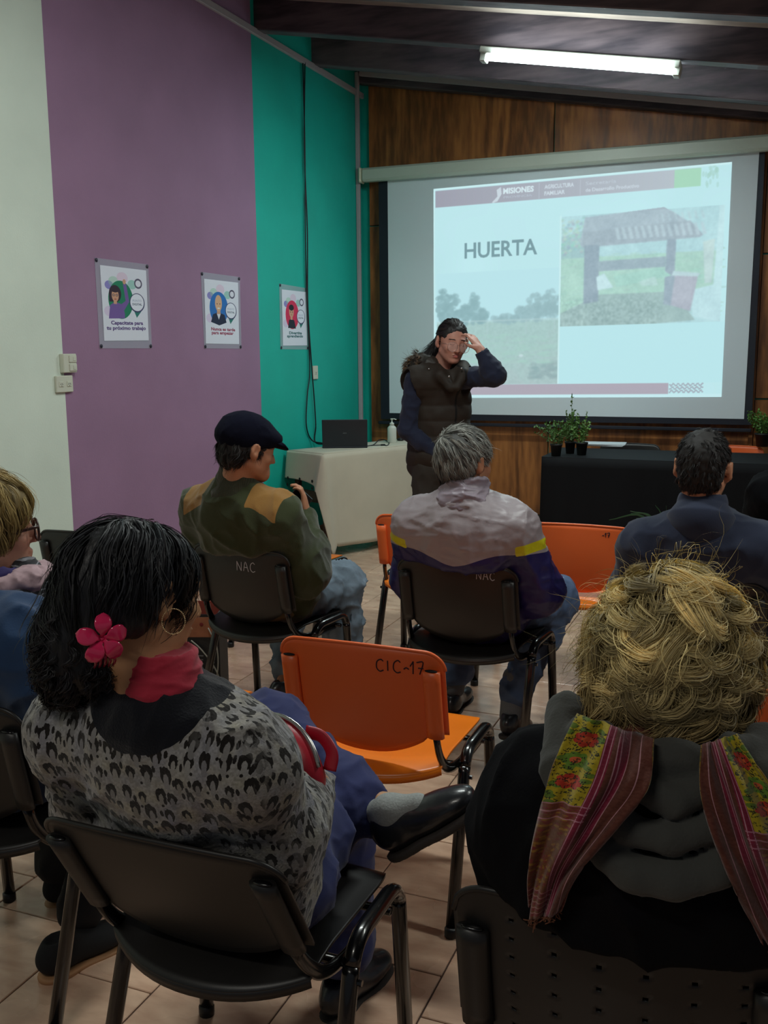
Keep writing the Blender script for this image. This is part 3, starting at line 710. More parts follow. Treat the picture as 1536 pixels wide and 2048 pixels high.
k0 = len(V); V += [(-hx-.006, -hy-.006, TZ+.004), (hx+.006, -hy-.006, TZ+.004), (hx+.006, hy+.006, TZ+.004), (-hx-.006, hy+.006, TZ+.004)]; F.append([k0, k0+1, k0+2, k0+3])
o = mesh_obj('tablecloth', V, F, m_bc, None, False, T0); tag(o, 'black floor-length cloth draped over the long table', 'tablecloth')
o.data.polygons.foreach_set('use_smooth', [True]*(len(F)-1)+[False])
md = o.modifiers.new('t', 'SOLIDIFY'); md.thickness = .002; md.offset = 1
# papers
pA = on(1205, 889, 'Z', TZ+.006)
o = MB(); 
for k in range(4): o.box((pA[0]+.004*k, pA[1]-.03-.003*k, TZ+.008+.004*k), (.17, .11, .0018), rotz(.03*k))
o = o.obj('papers', mat('paper', srgb(215, 222, 226), .6)); tag(o, 'small stack of white papers on the black table', 'papers')
# plants
def plant(name, px, n, hgt, wid, seed, label, potr=.055, poth=.10, leafc=(58, 96, 44), z=TZ+.006, Y=None, leaf=.022, long=0, zpl=None, pot=True, xyz=None):
    p = on(*px, 'Z', z) if xyz is None else np.array(xyz); t = empty(name, tuple(p)); tag(t, label, 'plant'); r = np.random.default_rng(seed)
    if pot:
        MB().lathe([(potr*.75, 0), (potr*.95, poth*.85), (potr*1.05, poth*.86), (potr*1.05, poth), (potr*.92, poth), (potr*.9, poth*.9)], n=16).obj('pot', mat('nursery_pot', srgb(14, 14, 15), .6), t, True)
    st = MB(); lf = MB()
    for i in range(n):
        a = r.uniform(0, 2*PI); q = r.random()**.6; h = hgt*r.uniform(.35, 1)
        if i < long: h *= 1.6
        tip = np.array([math.cos(a)*wid*q, math.sin(a)*wid*q, poth+h]); b = np.array([math.cos(a)*potr*.4, math.sin(a)*potr*.4, poth*.85]); mid = (tip+b)/2+np.array([0, 0, h*.2])
        P = spline([b, mid, tip], 5); st.sweep(P, .0013, n=4)
        for k in range(2, len(P)):
            for _ in range(2):
                d = r.normal(0, 1, 3); d /= np.linalg.norm(d); e = np.cross(d, r.normal(0, 1, 3)); e /= np.linalg.norm(e); s = leaf*r.uniform(.5, 1.1); nrm = np.cross(d, e)
                c = P[k]+d*s*.4; lf.add([c-d*s*.6, c+e*s*.36+nrm*s*.08, c+d*s*.7, c-e*s*.36+nrm*s*.08], [[0, 1, 2, 3]])
    st.obj('stem', mat('stem_green', srgb(86, 104, 52), .6), t); o = lf.obj('foliage', mat('leaf_green_%d' % leafc[0], srgb(*leafc), .5, var=.35, vscale=30), t); o['kind'] = 'stuff'
    return t
plant('potted_herb', (1112, 912), 34, .16, .15, 1, 'bushy green herb in a black pot, leftmost on the black table', potr=.042, poth=.085, leafc=(70, 104, 48))
plant('potted_herb', (1140, 907), 26, .23, .10, 2, 'taller sprawling herb in a black pot beside the leftmost herb', potr=.038, poth=.085, leafc=(82, 118, 54), long=3)
plant('potted_herb', (1163, 910), 16, .15, .08, 3, 'thin herb in a black pot at the papers', potr=.042, poth=.09, leafc=(96, 132, 62), long=1)
plant('potted_herb', (1524, 893), 40, .17, .13, 4, 'bright green herb in a pot at the right end of the black table', leafc=(84, 130, 52))
# grass spray
t = empty('spiky_plant', tuple(on(1318, 1062, 'Z', 0))); tag(t, 'low spiky plant on the floor before the black table', 'plant'); bl = MB(); r = np.random.default_rng(5)
t.location = (-.60, 6.2, 0)
MB().lathe([(.09, 0), (.12, .2), (.125, .2), (.125, .22), (.11, .22), (.1, .2)], n=18).obj('pot', mat('nursery_pot', None), t, True)
for i in range(34):
    a = r.uniform(0, 2*PI); L = r.uniform(.25, .45); q = r.uniform(.3, 1); P = spline([(0, 0, .2), (math.cos(a)*L*.4*q, math.sin(a)*L*.4*q, .2+L*.55), (math.cos(a)*L*q, math.sin(a)*L*q, .2+L*(.9-.5*q))], 5)
    bl.sweep(P, np.linspace(.014, .002, len(P)), .001, n=4, ref=(-math.sin(a), math.cos(a), .01))
bl.obj('blade', mat('blade_green', srgb(44, 76, 44), .5), t)['kind'] = 'stuff'
plant

# ================================================================== CHAIRS
m_or = mat('orange_plastic', srgb(238, 106, 48), .38, spec=.5, var=.03, vscale=4, bump=.08, bscale=400, bdist=.0004)
m_or_lit = mat('orange_plastic_lit', srgb(246, 128, 24), .34, spec=.5, var=.03, vscale=4, bump=.08, bscale=400, bdist=.0004)  # same orange plastic, coloured lighter where upward seats catch the light
m_bp = mat('black_seat_plastic', srgb(30, 28, 27), .42, spec=.5, bump=.15, bscale=500, bdist=.0005)
m_tube = mat('black_enamel_tube', srgb(9, 9, 10), .22, spec=.6, coat=.3)
m_slot = mat('slot_dark', srgb(14, 8, 6), .8)
CHM = {}
def chair(name, x, y, deg, kind, label, group, text=None, lean=0, perf=False, textat=(.02, .725), mark=None, tsize=.034, tcol=None):
    """facing +Y at deg 0, clockwise positive; lean tips the backrest towards the person behind"""
    t = empty(name, (x, y, 0), -deg*D2R); tag(t, label, 'chair', group)
    key = (kind, lean, perf)
    if key in CHM:
        for c in CHM[key].children:
            if c.name.startswith('lettering'): continue
            d = c.copy(); col.objects.link(d); d.parent = t
            for g in c.children: e = g.copy(); col.objects.link(e); e.parent = d
    else:
        CHM[key] = t
        mb_, ms_ = (m_or, m_or_lit) if kind == 'orange' else (m_bp, m_bp)
        Y0, Z0 = -.15, .44; Y1, Z1 = -.215-lean, .768-lean*.35     # plane of the back
        def bp(xx, z, off=0):
            k = (z-Z0)/(Z1-Z0); s = abs(xx)/.228
            return (xx, Y0+(Y1-Y0)*k**1.1-.032*(1-min(s, 1)**2)*(.4+.6*math.sin(PI*min(max((z-.44)/.33, 0), 1)))+off if True else 0, Z0+(z-Z0)*(1 if not lean else (Z1-Z0)/(.768-Z0)))
        def ztop(xx):
            s = max(0, abs(xx)-.178)/.05; return .768-.045*(1-math.sqrt(max(0, 1-min(s, 1)**2)))-.008*(xx/.228)**2
        def zbot(xx):
            a = abs(xx); 
            if a > .180: return .535+.01*(1-math.sqrt(max(0, 1-min((a-.18)/.048, 1)**2)))*0
            if a > .168: return .515+(a-.168)/.012*.02
            return .462+.053*(a/.168)**2.2
        if perf: us = list(np.round(np.arange(-.228, .2281, .0076), 4)); vs = list(np.linspace(0, 1, 45))
        else: us = list(.228*np.sin(np.linspace(-PI/2, PI/2, 41))); vs = list(np.linspace(0, 1, 15))
        def fb(xx, q): z = zbot(xx)+(ztop(xx)-zbot(xx))*q; return bp(xx, z)
        skip = None
        if perf:
            def skip(a, q):
                z = zbot(a)+(ztop(a)-zbot(a))*q; i = round((a+.2242)/.0076); j = round(q*44-.5)
                return i % 8 == 3 and j % 5 == 2 and abs(a) < .20 and z < .75 and z > .5
        o = sheet('backrest', fb, us, vs, .005, mb_, t, skip=skip)
        # raised lip along the top edge
        rim = [bp(a, ztop(a), .0) for a in us if True]; MB().sweep(rim, .005, n=6, ref=(0, 1, 0)).obj('top_rim', mb_, t, True)
        for s in (-1, 1):      # sleeves that take the uprights
            zz = np.linspace(.715 if not perf else .70, .53, 8); P = [np.array(bp(s*.197, z))+[0, -.012, 0] for z in zz]
            sl = MB().sweep(P, .024, .013, n=12, ref=(0, 1, 0)).obj('sleeve', mb_, t, True)
            q = np.array(bp(s*.197, zz[0]))+[0, -.0125, .0015]; MB().ell(q, (.017, .0075, .0035), n=14, m=6).obj('slot', m_slot if kind == 'orange' else m_tube, sl, True)
            up = [np.array(bp(s*.197, .54))+[0, -.01, 0], np.array(bp(s*.197, .47))+[s*.003, -.006, 0], (s*.205, -.115, .415), (s*.214, -.05, .405), (s*.214, .12, .405)]
            MB().sweep(fillet(up, .04), .0145, .008, n=10, ref=(0, .6, 1) if False else (1, 0, 0)).obj('upright', m_tube, t, True)
            # side frame: front leg, top rail, rear leg
            full = fillet([(s*.246, .195, 0), (s*.237, .165, .447), (s*.237, -.055, .447), (s*.246, -.205, 0)], .055, 8); n = len(full)
            sw = lambda a, b, nm: MB().sweep(full[a:b], (.0145), .0165, n=12, ref=(1, 0, 0)).obj(nm, m_tube, t, True)
            sw(0, 3, 'leg'); sw(2, n-2, 'side_rail'); sw(n-3, n, 'leg')
            for yy in (.193, -.203): MB().lathe([(.017, 0), (.018, .004), (.018, .022), (.015, .026)], (s*.246, yy, 0), 12).obj('foot_cap', m_blk, t, True)
            MB().sweep([(s*.246, .172, .38), (s*.248+.0*s, .172, .38)], .01, n=8).obj('bolt', m_tube, t)
            MB().sweep([(s*.225, -.075, .385), (s*.262, -.075, .385)], .006, n=8).obj('bolt', m_tube, t)
        for yy in (.12, -.06): MB().sweep([(-.24, yy, .408), (.24, yy, .408)], .011, .008, n=10).obj('crossbar', m_tube, t, True)
        # seat shell
        def fs(a, q):
            xx = a*.216*(1-.05*(1-q)); yr = -.235+.07*abs(a)**2.2; yy = yr+(.225-.02*abs(a)**4-yr)*q
            if q > .8: xx *= 1-.13*((q-.8)/.2)**2.5
            z = .452-.014*(1-a*a)*math.sin(PI*min(1, q*1.1))
            if q < .25: z -= .034*((.25-q)/.25)**1.6*(1-.5*abs(a)**2)
            if q > .85: z -= .03*((q-.85)/.15)**2
            z += .004*abs(a)**6
            return (xx, yy, z)
        us = list(np.sin(np.linspace(-PI/2, PI/2, 25))); vs = list(np.r_[np.linspace(0, .25, 8), np.linspace(.3, .82, 9), np.linspace(.86, 1, 6)])
        sheet('seat', fs, us, vs, .006, ms_, t)
        # rolled rim below the seat edge
        rimp = [fs(a, 0) for a in us]; V = []; n = len(rimp)
        for p in rimp: V += [p, (p[0], p[1]+.004, p[2]-.02)]
        mesh_obj('seat_rim', V, [[2*i, 2*i+1, 2*i+3, 2*i+2] for i in range(n-1)], ms_, t, True).modifiers.new('t', 'SOLIDIFY').thickness = .004
    if text:
        up = np.array([0, Y1_(lean)[0], Y1_(lean)[1]]); up = up/np.linalg.norm(up)
        L = write(text); x0, z0 = textat; pl = []
        src = CHM[key]
        for st in L:
            q = []
            for a, b in st:
                xx = x0+a*tsize; z = z0+b*tsize; k = (z-.44)/(.768-.44); s = abs(xx)/.228
                yy = -.15+(-.065-lean)*k**1.1-.032*(1-min(s, 1)**2)*(.4+.6*math.sin(PI*min(max((z-.44)/.33, 0), 1)))-.0036
                zz = .44+(z-.44)*((.768-lean*.35-.44)/(.768-.44)); q.append((xx, yy, zz))
            pl.append(q)
        mb = MB()
        for q in pl: mb.sweep(spline(q, 4) if len(q) > 2 else np.array(q), .0016, .0009, n=5, ref=(0, 1, 0))
        mb.obj('lettering', tcol or mat('marker_black', srgb(40, 10, 20), .6), t)
    return t
def Y1_(lean): return (-.065-lean, .328-lean*.35)
m_wt = mat('paint_marker_white', srgb(190, 190, 196), .6)
chair('orange_chair', -.955, 2.40, 0, 'orange', 'empty orange chair marked CIC-17 in the middle of the room', 'orange stacking chairs', 'CIC-17', textat=(.052, .703), tsize=.033)
chair('black_chair', -1.0, 3.40, 5, 'black', 'black chair marked NAC under the grey-haired man', 'black stacking chairs', 'NAC', textat=(.085, .715), tcol=m_wt, tsize=.028)
chair('black_chair', -1.84, 3.36, 8, 'black', 'black chair marked NAC under the man in the flat cap', 'black stacking chairs', 'NAC', textat=(.0, .68), tcol=m_wt, tsize=.036)
chair('black_chair', -.893, 1.515, 0, 'black', 'black chair under the woman in the leopard-spot cardigan', 'black stacking chairs', lean=.085)
chair('black_chair', -.16, 1.42, 0, 'black', 'black chair with a perforated back under the curly blonde woman', 'black stacking chairs', perf=True)
chair('orange_chair', -.75, 4.28, 0, 'orange', 'empty orange chair to the right of the grey-haired man', 'orange stacking chairs', '-17', textat=(.10, .72), tsize=.02)
chair('orange_chair', -1.45, 4.26, 0, 'orange', 'empty orange chair half hidden behind the grey-haired man', 'orange stacking chairs', 'C', textat=(-.03, .715), tsize=.03)
chair('orange_chair', -2.28, 4.35, 6, 'orange', 'empty orange chair beyond the man in the flat cap, before the cloth', 'orange stacking chairs')
chair('orange_chair', -.15, 2.40, 0, 'orange', 'orange chair in front of the curly blonde woman', 'orange stacking chairs')
chair('orange_chair', -1.70, 2.38, 6, 'orange', 'empty orange chair in front of the woman with the flower clip', 'orange stacking chairs')
chair('black_chair', -2.65, 3.42, 0, 'black', 'empty black chair by the white and purple wall', 'black stacking chairs')
chair('black_chair', -.22, 3.42, 0, 'black', 'black chair under the man in the navy polo shirt', 'black stacking chairs')
chair('black_chair', -1.66, 1.72, 0, 'black', 'black chair under the woman in the blue coat', 'black stacking chairs')
chair('black_chair', -1.05, 7.55, 180, 'black', 'black chair behind the long table, by the papers', 'black stacking chairs')
chair('orange_chair', -.30, 7.60, 180, 'orange', 'orange chair behind the long table, near its right end', 'orange stacking chairs')

# ================================================================== SIGNED-DISTANCE MODELLING (bodies, clothes, hair masses)
import openvdb
def V3(*a): return np.array(a, float)
_RN = [rotz(.7)@rotx(.9)@roty(.4), rotz(2.1)@rotx(.4)@roty(1.3)]
def _vn(P, scale, seed=0):
    Q = np.asarray(P, np.float64)*scale+seed*17.31+1000; I = np.floor(Q).astype(np.int64); f = Q-I; f = f*f*f*(f*(f*6-15)+10)
    def h(x, y, z):
        n = (x*73856093) ^ (y*19349663) ^ (z*83492791); n = (n*2654435761) & 0xffffffff; n ^= n >> 15; n = (n*2246822519) & 0xffffffff; n ^= n >> 13
        return (n & 0xffffff)/float(0xffffff)
    r = 0
    for dx in (0, 1):
        for dy in (0, 1):
            for dz in (0, 1):
                w = (f[..., 0] if dx else 1-f[..., 0])*(f[..., 1] if dy else 1-f[..., 1])*(f[..., 2] if dz else 1-f[..., 2])
                r = r+w*h(I[..., 0]+dx, I[..., 1]+dy, I[..., 2]+dz)
    return r*2-1
def vnoise(P, scale, seed=0):
    """smooth noise of points, about -1..1; two rotated lattices so that no grid shows"""
    return (_vn(P@_RN[0], scale, seed)+_vn(P@_RN[1], scale*1.13, seed+7))*.72
class SDF:
    def __init__(s): s.p = []
    def _a(s, fn, c, ext, k, sub): s.p.append((fn, np.asarray(c, float)-ext, np.asarray(c, float)+ext, k, sub)); return s
    def ell(s, c, r, R=None, k=.02, sub=False):
        c = np.asarray(c, float); r = np.broadcast_to(np.asarray(r, float), (3,)).copy(); Rm = np.eye(3) if R is None else np.asarray(R, float)
        def fn(P):
            q = (P-c)@Rm; a = np.sqrt(((q/r)**2).sum(-1))+1e-9; b = np.sqrt(((q/r**2)**2).sum(-1))+1e-9
            return a*(a-1)/b
        return s._a(fn, c, np.abs(Rm)@r, k, sub)
    def cone(s, a, b, ra, rb=None, k=.02, sub=False, flat=None):
        """flat=(dir,f): squash along dir by f"""
        a = np.asarray(a, float); b = np.asarray(b, float); rb = ra if rb is None else rb; ab = b-a; L2 = ab@ab+1e-12
        if flat is not None: fd = np.asarray(flat[0], float); fd = fd/np.linalg.norm(fd); ff = flat[1]
        def fn(P):
            t = np.clip(((P-a)@ab)/L2, 0, 1); q = P-a-t[..., None]*ab; r = ra+(rb-ra)*t
            if flat is not None: q = q+fd*((q@fd)*(1/ff-1))[..., None]
            return np.sqrt((q**2).sum(-1))-r
        c = (a+b)/2; return s._a(fn, c, np.abs(ab)/2+max(ra, rb), k, sub)
    def chain(s, pts, rad, k=.02, flat=None, sub=False):
        for i in range(len(pts)-1): s.cone(pts[i], pts[i+1], rad[i], rad[i+1], k, sub, flat)
        return s
    def box(s, c, h, R=None, rnd=.005, k=.01, sub=False):
        c = np.asarray(c, float); h = np.asarray(h, float); Rm = np.eye(3) if R is None else np.asarray(R, float)
        def fn(P):
            q = np.abs((P-c)@Rm)-(h-rnd); return np.sqrt((np.maximum(q, 0)**2).sum(-1))+np.minimum(q.max(-1), 0)-rnd
        return s._a(fn, c, np.abs(Rm)@h, k, sub)
    @staticmethod
    def comb(D, d, k, sub):
        if sub:
            h = np.clip(.5-.5*(D+d)/k, 0, 1); return D*(1-h)-d*h+k*h*(1-h)
        h = np.clip(.5+.5*(D-d)/k, 0, 1); return D*(1-h)+d*h-k*h*(1-h)
    def ev(s, P):
        D = np.full(P.shape[:-1], 1.0)
        for fn, lo, hi, k, sub in s.p: D = SDF.comb(D, fn(P), k, sub)
        return D
    def grad(s, P, e=.002):
        g = np.stack([s.ev(P+e*np.eye(3)[i])-s.ev(P-e*np.eye(3)[i]) for i in range(3)], -1); return g/(np.linalg.norm(g, axis=-1, keepdims=True)+1e-9)
    def project(s, P, off=0, it=4):
        for _ in range(it): P = P-(s.ev(P)-off)[..., None]*s.grad(P)*.9
        return P
    def mesh(s, res, lo=None, hi=None):
        L = np.min([p[1] for p in s.p if not p[4]], 0)-3*res; Hh = np.max([p[2] for p in s.p if not p[4]], 0)+3*res
        if lo is not None: L = np.maximum(L, lo)
        if hi is not None: Hh = np.minimum(Hh, hi)
        n = np.ceil((Hh-L)/res).astype(int)+1; ax = [L[i]+np.arange(n[i])*res for i in range(3)]; D = np.full(n, .05, np.float32)
        for fn, pl, ph, k, sub in s.p:
            m = k+3*res; i0 = np.clip(((pl-m-L)/res).astype(int), 0, n-1); i1 = np.clip(((ph+m-L)/res).astype(int)+2, 1, n)
            if (i1 <= i0).any(): continue
            P = np.stack(np.meshgrid(*[ax[i][i0[i]:i1[i]] for i in range(3)], indexing='ij'), -1); sl = tuple(slice(i0[i], i1[i]) for i in range(3))
            D[sl] = SDF.comb(D[sl], fn(P), k, sub)
        g = openvdb.FloatGrid(1.0); g.copyFromArray(np.ascontiguousarray(D), tolerance=0.0)
        pts, quads = g.convertToQuads(isovalue=0.0)
        V = np.asarray(pts, float)*res+L; Q = np.asarray(quads, np.int64)
        return V, Q[:, ::-1]
def sdf_obj(name, S, res, m, parent, disp=None, root=None, attrs=None, lap=1, cut=None):
    V, Q = S.mesh(res)
    for _ in range(lap):       # light relaxing
        A = np.zeros_like(V); c = np.zeros(len(V))
        for i in range(4): 
            for j in (1, 3): np.add.at(A, Q[:, i], V[Q[:, (i+j) % 4]]); np.add.at(c, Q[:, i], 1)
        V = V*.5+.5*A/np.maximum(c, 1)[:, None]
    N = None
    if disp is not None:
        N = S.grad(V) if len(V) < 60000 else S.grad(V); V = V+N*disp(V)[:, None]
    if cut is not None:
        keep = cut(V)[Q].all(1); Q = Q[keep]; used = np.unique(Q); mp = -np.ones(len(V), int); mp[used] = np.arange(len(used)); Q = mp[Q]; V = V[used]
    rt = np.array(root if root is not None else (parent.location if parent else (0, 0, 0)), float)
    o = mesh_obj(name, V-rt, np.ascontiguousarray(Q), m, parent, True)
    # make sure the faces look outward
    me = o.data
    n = np.empty(len(me.polygons)*3, np.float32); me.polygons.foreach_get('normal', n); n = n.reshape(-1, 3); ce = np.empty(len(me.polygons)*3, np.float32); me.polygons.foreach_get('center', ce); ce = ce.reshape(-1, 3)+rt
    k = rng.choice(len(n), min(200, len(n)), replace=False); 
    if (S.grad(ce[k].astype(float))*n[k]).sum(-1).mean() < 0: me.flip_normals()
    if attrs:
        Vw = np.empty(len(me.vertices)*3, np.float32); me.vertices.foreach_get('co', Vw); Vw = Vw.reshape(-1, 3)+rt
        for an, fn in attrs.items(): a = me.attributes.new(an, 'FLOAT', 'POINT'); a.data.foreach_set('value', np.asarray(fn(Vw), np.float32))
    return o
def zoned(name, base, zones, rough=.7, bump=0, bscale=60, sheen=0, spec=.3, var=0, bdist=.002, vscale=10, stretch=(1, 1, 1), base_img=None, iscale=5):
    """zones: list of (attribute, colour): colour applies where attribute > 0"""
    s = NT(name); setp(s.b, rough, spec=spec, sheen=sheen)
    tc = s.new('ShaderNodeTexCoord'); cur = None
    if base_img is not None:
        h, w = base_img.shape[:2]; im = bpy.data.images.new(name, w, h); px = np.ones((h, w, 4), np.float32); px[..., :3] = base_img[::-1]; im.pixels.foreach_set(px.ravel()); im.update(); im.pack()
        mp = s.new('ShaderNodeMapping'); mp.inputs['Scale'].default_value = (iscale,)*3; s.link(tc.outputs['Object'], mp.inputs[0])
        t = s.new('ShaderNodeTexImage', projection='BOX', projection_blend=.25); t.image = im; s.link(mp.outputs[0], t.inputs[0]); cur = t.outputs[0]
    else:
        r = s.new('ShaderNodeRGB'); r.outputs[0].default_value = base; cur = r.outputs[0]
    for an, c in zones:
        a = s.new('ShaderNodeAttribute', attribute_name=an); g = s.new('ShaderNodeMath', operation='GREATER_THAN'); g.inputs[1].default_value = 0; s.link(a.outputs['Fac'], g.inputs[0])
        mx = s.new('ShaderNodeMix', data_type='RGBA'); s.link(g.outputs[0], mx.inputs[0]); s.link(cur, mx.inputs[6]); mx.inputs[7].default_value = c; cur = mx.outputs[2]
    if var:
        mp2 = s.new('ShaderNodeMapping'); mp2.inputs['Scale'].default_value = stretch; s.link(tc.outputs['Object'], mp2.inputs[0])
        nz = s.new('ShaderNodeTexNoise', i_Scale=vscale, i_Detail=5.0); s.link(mp2.outputs[0], nz.inputs['Vector']); mr = s.new('ShaderNodeMapRange'); mr.inputs[1].default_value = .3; mr.inputs[2].default_value = .7; mr.inputs[3].default_value = 1-var; mr.inputs[4].default_value = 1+var; s.link(nz.outputs['Fac'], mr.inputs[0])
        hs = s.new('ShaderNodeHueSaturation'); s.link(mr.outputs[0], hs.inputs['Value']); s.link(cur, hs.inputs['Color']); cur = hs.outputs[0]
    s.link(cur, s.b.inputs['Base Color'])
    if bump:
        nb = s.new('ShaderNodeTexNoise', i_Scale=bscale, i_Detail=3.0); s.link(tc.outputs['Object'], nb.inputs['Vector'])
        bp = s.new('ShaderNodeBump', i_Strength=bump, i_Distance=bdist); s.link(nb.outputs['Fac'], bp.inputs['Height']); s.link(bp.outputs[0], s.b.inputs['Normal'])
    return s.m
def folds(amp, sc, stretch=(1, 1, 1), seed=0, lo=None):
    st = np.array(stretch, float)
    def f(P):
        a = vnoise(P*st, sc, seed); b = vnoise(P*st, sc*2.1, seed+3)
        return amp*((1-np.abs(a))**3-.35)+amp*.35*((1-np.abs(b))**3-.35)
    return f

def sitclip(S, x, y, deg, lean=0, k=.03):
    """press a sitting body or garment against the seat and backrest of chair(x,y,deg)"""
    R = rotz(-deg*D2R); o = V3(x, y, 0); a = V3(0, -.150, .44); b = V3(0, -.215-lean, .768-lean*.35); u = (b-a)/np.linalg.norm(b-a); n = np.cross(V3(1, 0, 0), u)     # n points to the sitter
    if n[1] < 0: n = -n
    Rb = R@np.stack([V3(1, 0, 0), n, u], 1); c = o+R@((a+b)/2+u*(-.02)-n*(.10-.006)); S.box(c, V3(.27, .10, .168), Rb, .004, k, True)
    S.box(o+R@V3(0, .0, .424), V3(.215, .235, .032), R, .004, .012, True)
# ------------------------------------------------------------------ body building
def hrot(yaw, pitch=0, roll=0):
    """columns right, forward, up; yaw clockwise from +Y, pitch looks up, roll leans to the right ear"""
    return rotz(-yaw*D2R)@rotx(pitch*D2R)@roty(roll*D2R)
def head(S, c, R, s=1.0, ears=True, female=False, eyes=True):
    c = np.asarray(c, float); T = lambda x, y, z: c+R@(V3(x, y, z)*s)
    S.ell(T(0, -.015, .03), V3(.074, .093, .086)*s, R, .02); S.ell(T(0, .030, -.02), V3(.062, .060, .080)*s, R, .02)
    S.ell(T(0, .036, -.066), V3(.040 if female else .05, .043, .034)*s, R, .025); S.ell(T(0, .070, -.092), V3(.016 if female else .02, .016, .014)*s, R, .02)
    for q in (-1, 1):
        S.cone(T(q*(.052 if female else .058), -.01, -.052), T(q*.016, .055, -.092), .015*s, .013*s, .025); S.ell(T(q*.038, .062, -.028), V3(.021, .018, .018)*s, R, .02)
    S.cone(T(-.034, .078, .018), T(.034, .078, .018), .012*s, k=.015)
    for q in (-1, 1): S.ell(T(q*.030, .098, -.001), V3(.017, .013, .011)*s, R, .012, True)
    if eyes:
        for q in (-1, 1): S.ell(T(q*.030, .077, -.001), V3(.0145, .0125, .0115)*s, R, .003)
    S.chain([T(0, .087, .010), T(0, .099, -.018), T(0, .109, -.034)], [.0075*s, .0085*s, .0105*s], .010); 
    for q in (-1, 1): S.ell(T(q*.011, .098, -.038), V3(.0075, .010, .007)*s, R, .006)
    S.ell(T(0, .088, -.060), V3(.022, .009, .0048)*s, R, .004); S.ell(T(0, .087, -.0695), V3(.019, .009, .0055)*s, R, .004); S.ell(T(0, .097, -.0645), V3(.023, .007, .0014)*s, R, .003, True)
    if ears:
        for q in (-1, 1):
            Re = R@rotz(q*-.45)@rotx(-.15)
            S.ell(T(q*.085, -.010, -.004), V3(.011, .020, .033)*s, Re, .006); S.ell(T(q*.078, -.004, -.030), V3(.008, .010, .012)*s, Re, .006)
            S.ell(T(q*.095, -.004, .0), V3(.007, .011, .021)*s, Re, .004, True)
    return T
def frame(pel, che, nk, sL, sR):
    r = np.asarray(sR)-np.asarray(sL); r = r/np.linalg.norm(r); u = np.asarray(nk, float)-np.asarray(pel); f = np.cross(u, r); f /= np.linalg.norm(f); u = np.cross(r, f); return np.stack([r, f, u], 1)
def torso(S, J, t=0, g=1.0, d=1.0, k=.05):
    pel, che, nk, sL, sR = [np.asarray(J[a], float) for a in ('pel', 'che', 'nk', 'sL', 'sR')]; R = frame(pel, che, nk, sL, sR)
    S.ell(pel, V3(.165*g+t, .12*d+t, .125+t), R, k); S.ell(pel*.5+che*.5, V3(.148*g+t, .112*d+t, .17+t), R, k); S.ell(che, V3(.160*g+t, .112*d+t, .17+t), R, k)
    S.ell(che*.45+nk*.55-R[:, 1]*.006, V3(.125*g+t, .088*d+t, .10+t), R, k)
    mid = (sL+sR)/2; S.cone(sL*.93+mid*.07, sR*.93+mid*.07, .058+t, k=k)
    for a in (sL, sR): S.cone(nk-R[:, 2]*.01, a+R[:, 2]*.0, .05+t, .050+t, k*.8)
    return R
def arm(S, J, side, r=(.052, .045, .036, .027), t=0, k=.03):
    a, b, c = [np.asarray(J[x+side], float) for x in ('s', 'e', 'w')]; S.chain([a, b, b*.6+c*.4, c], [r[0]+t, r[1]+t, (r[1]+r[2])/2+t, r[3]+t*.7], k)
def leg(S, J, side, r=(.082, .062, .045), t=0, k=.04):
    a, b, c = [np.asarray(J[x+side], float) for x in ('h', 'k', 'a')]; S.chain([a, a*.5+b*.5, b, b*.6+c*.4, c], [r[0]+t, (r[0]+r[1])/2+t, r[1]+t, r[1]*.9+t, r[2]+t], k)
def hand(S, w, d, pn, curl=.6, side=1, s=1.0):
    """w wrist, d direction of the palm, pn palm normal (towards the palm side), side +1 if the thumb is on cross(d,pn)"""
    w = np.asarray(w, float); d = np.asarray(d, float); d = d/np.linalg.norm(d); pn = np.asarray(pn, float); pn = pn-d*(pn@d); pn /= np.linalg.norm(pn); l = np.cross(d, pn)*side
    R = np.stack([l, d, pn], 1); S.ell(w+d*.048*s, V3(.038, .052, .015)*s, R, .012); S.cone(w-d*.03, w+d*.02*s, .025*s, .022*s, .02)
    for i, (off, L) in enumerate(((.028, .072), (.010, .080), (-.009, .074), (-.027, .058))):
        p = w+d*.088*s+l*off*s; a = .25*curl; dd = d
        S.cone(w+d*.05*s+l*off*.7*s, p, .011*s, .0095*s, .006)
        for j, f in enumerate((.45, .32, .23)):
            dd = d*math.cos(a)+pn*math.sin(a)+l*(off*1.2); dd /= np.linalg.norm(dd); q = p+dd*L*f*s; S.cone(p, q, (.0092-.001*j)*s, (.0084-.001*j)*s, .003); p = q; a += curl*.75
    p = w+d*.025*s+l*.028*s; q = p+(d*.7+l*.75+pn*.3)*.036*s; e = q+(d*.95+l*.25+pn*.45*curl)*.032*s; S.cone(w+d*.02*s, p, .013*s, .013*s, .01); S.cone(p, q, .0125*s, .0105*s, .006); S.cone(q, e, .0100*s, .0082*s, .004)
def skinmat(name, c): return mat(name, c, .5, spec=.35, var=.06, vscale=30, bump=.12, bscale=220, bdist=.0006, sss=.08)
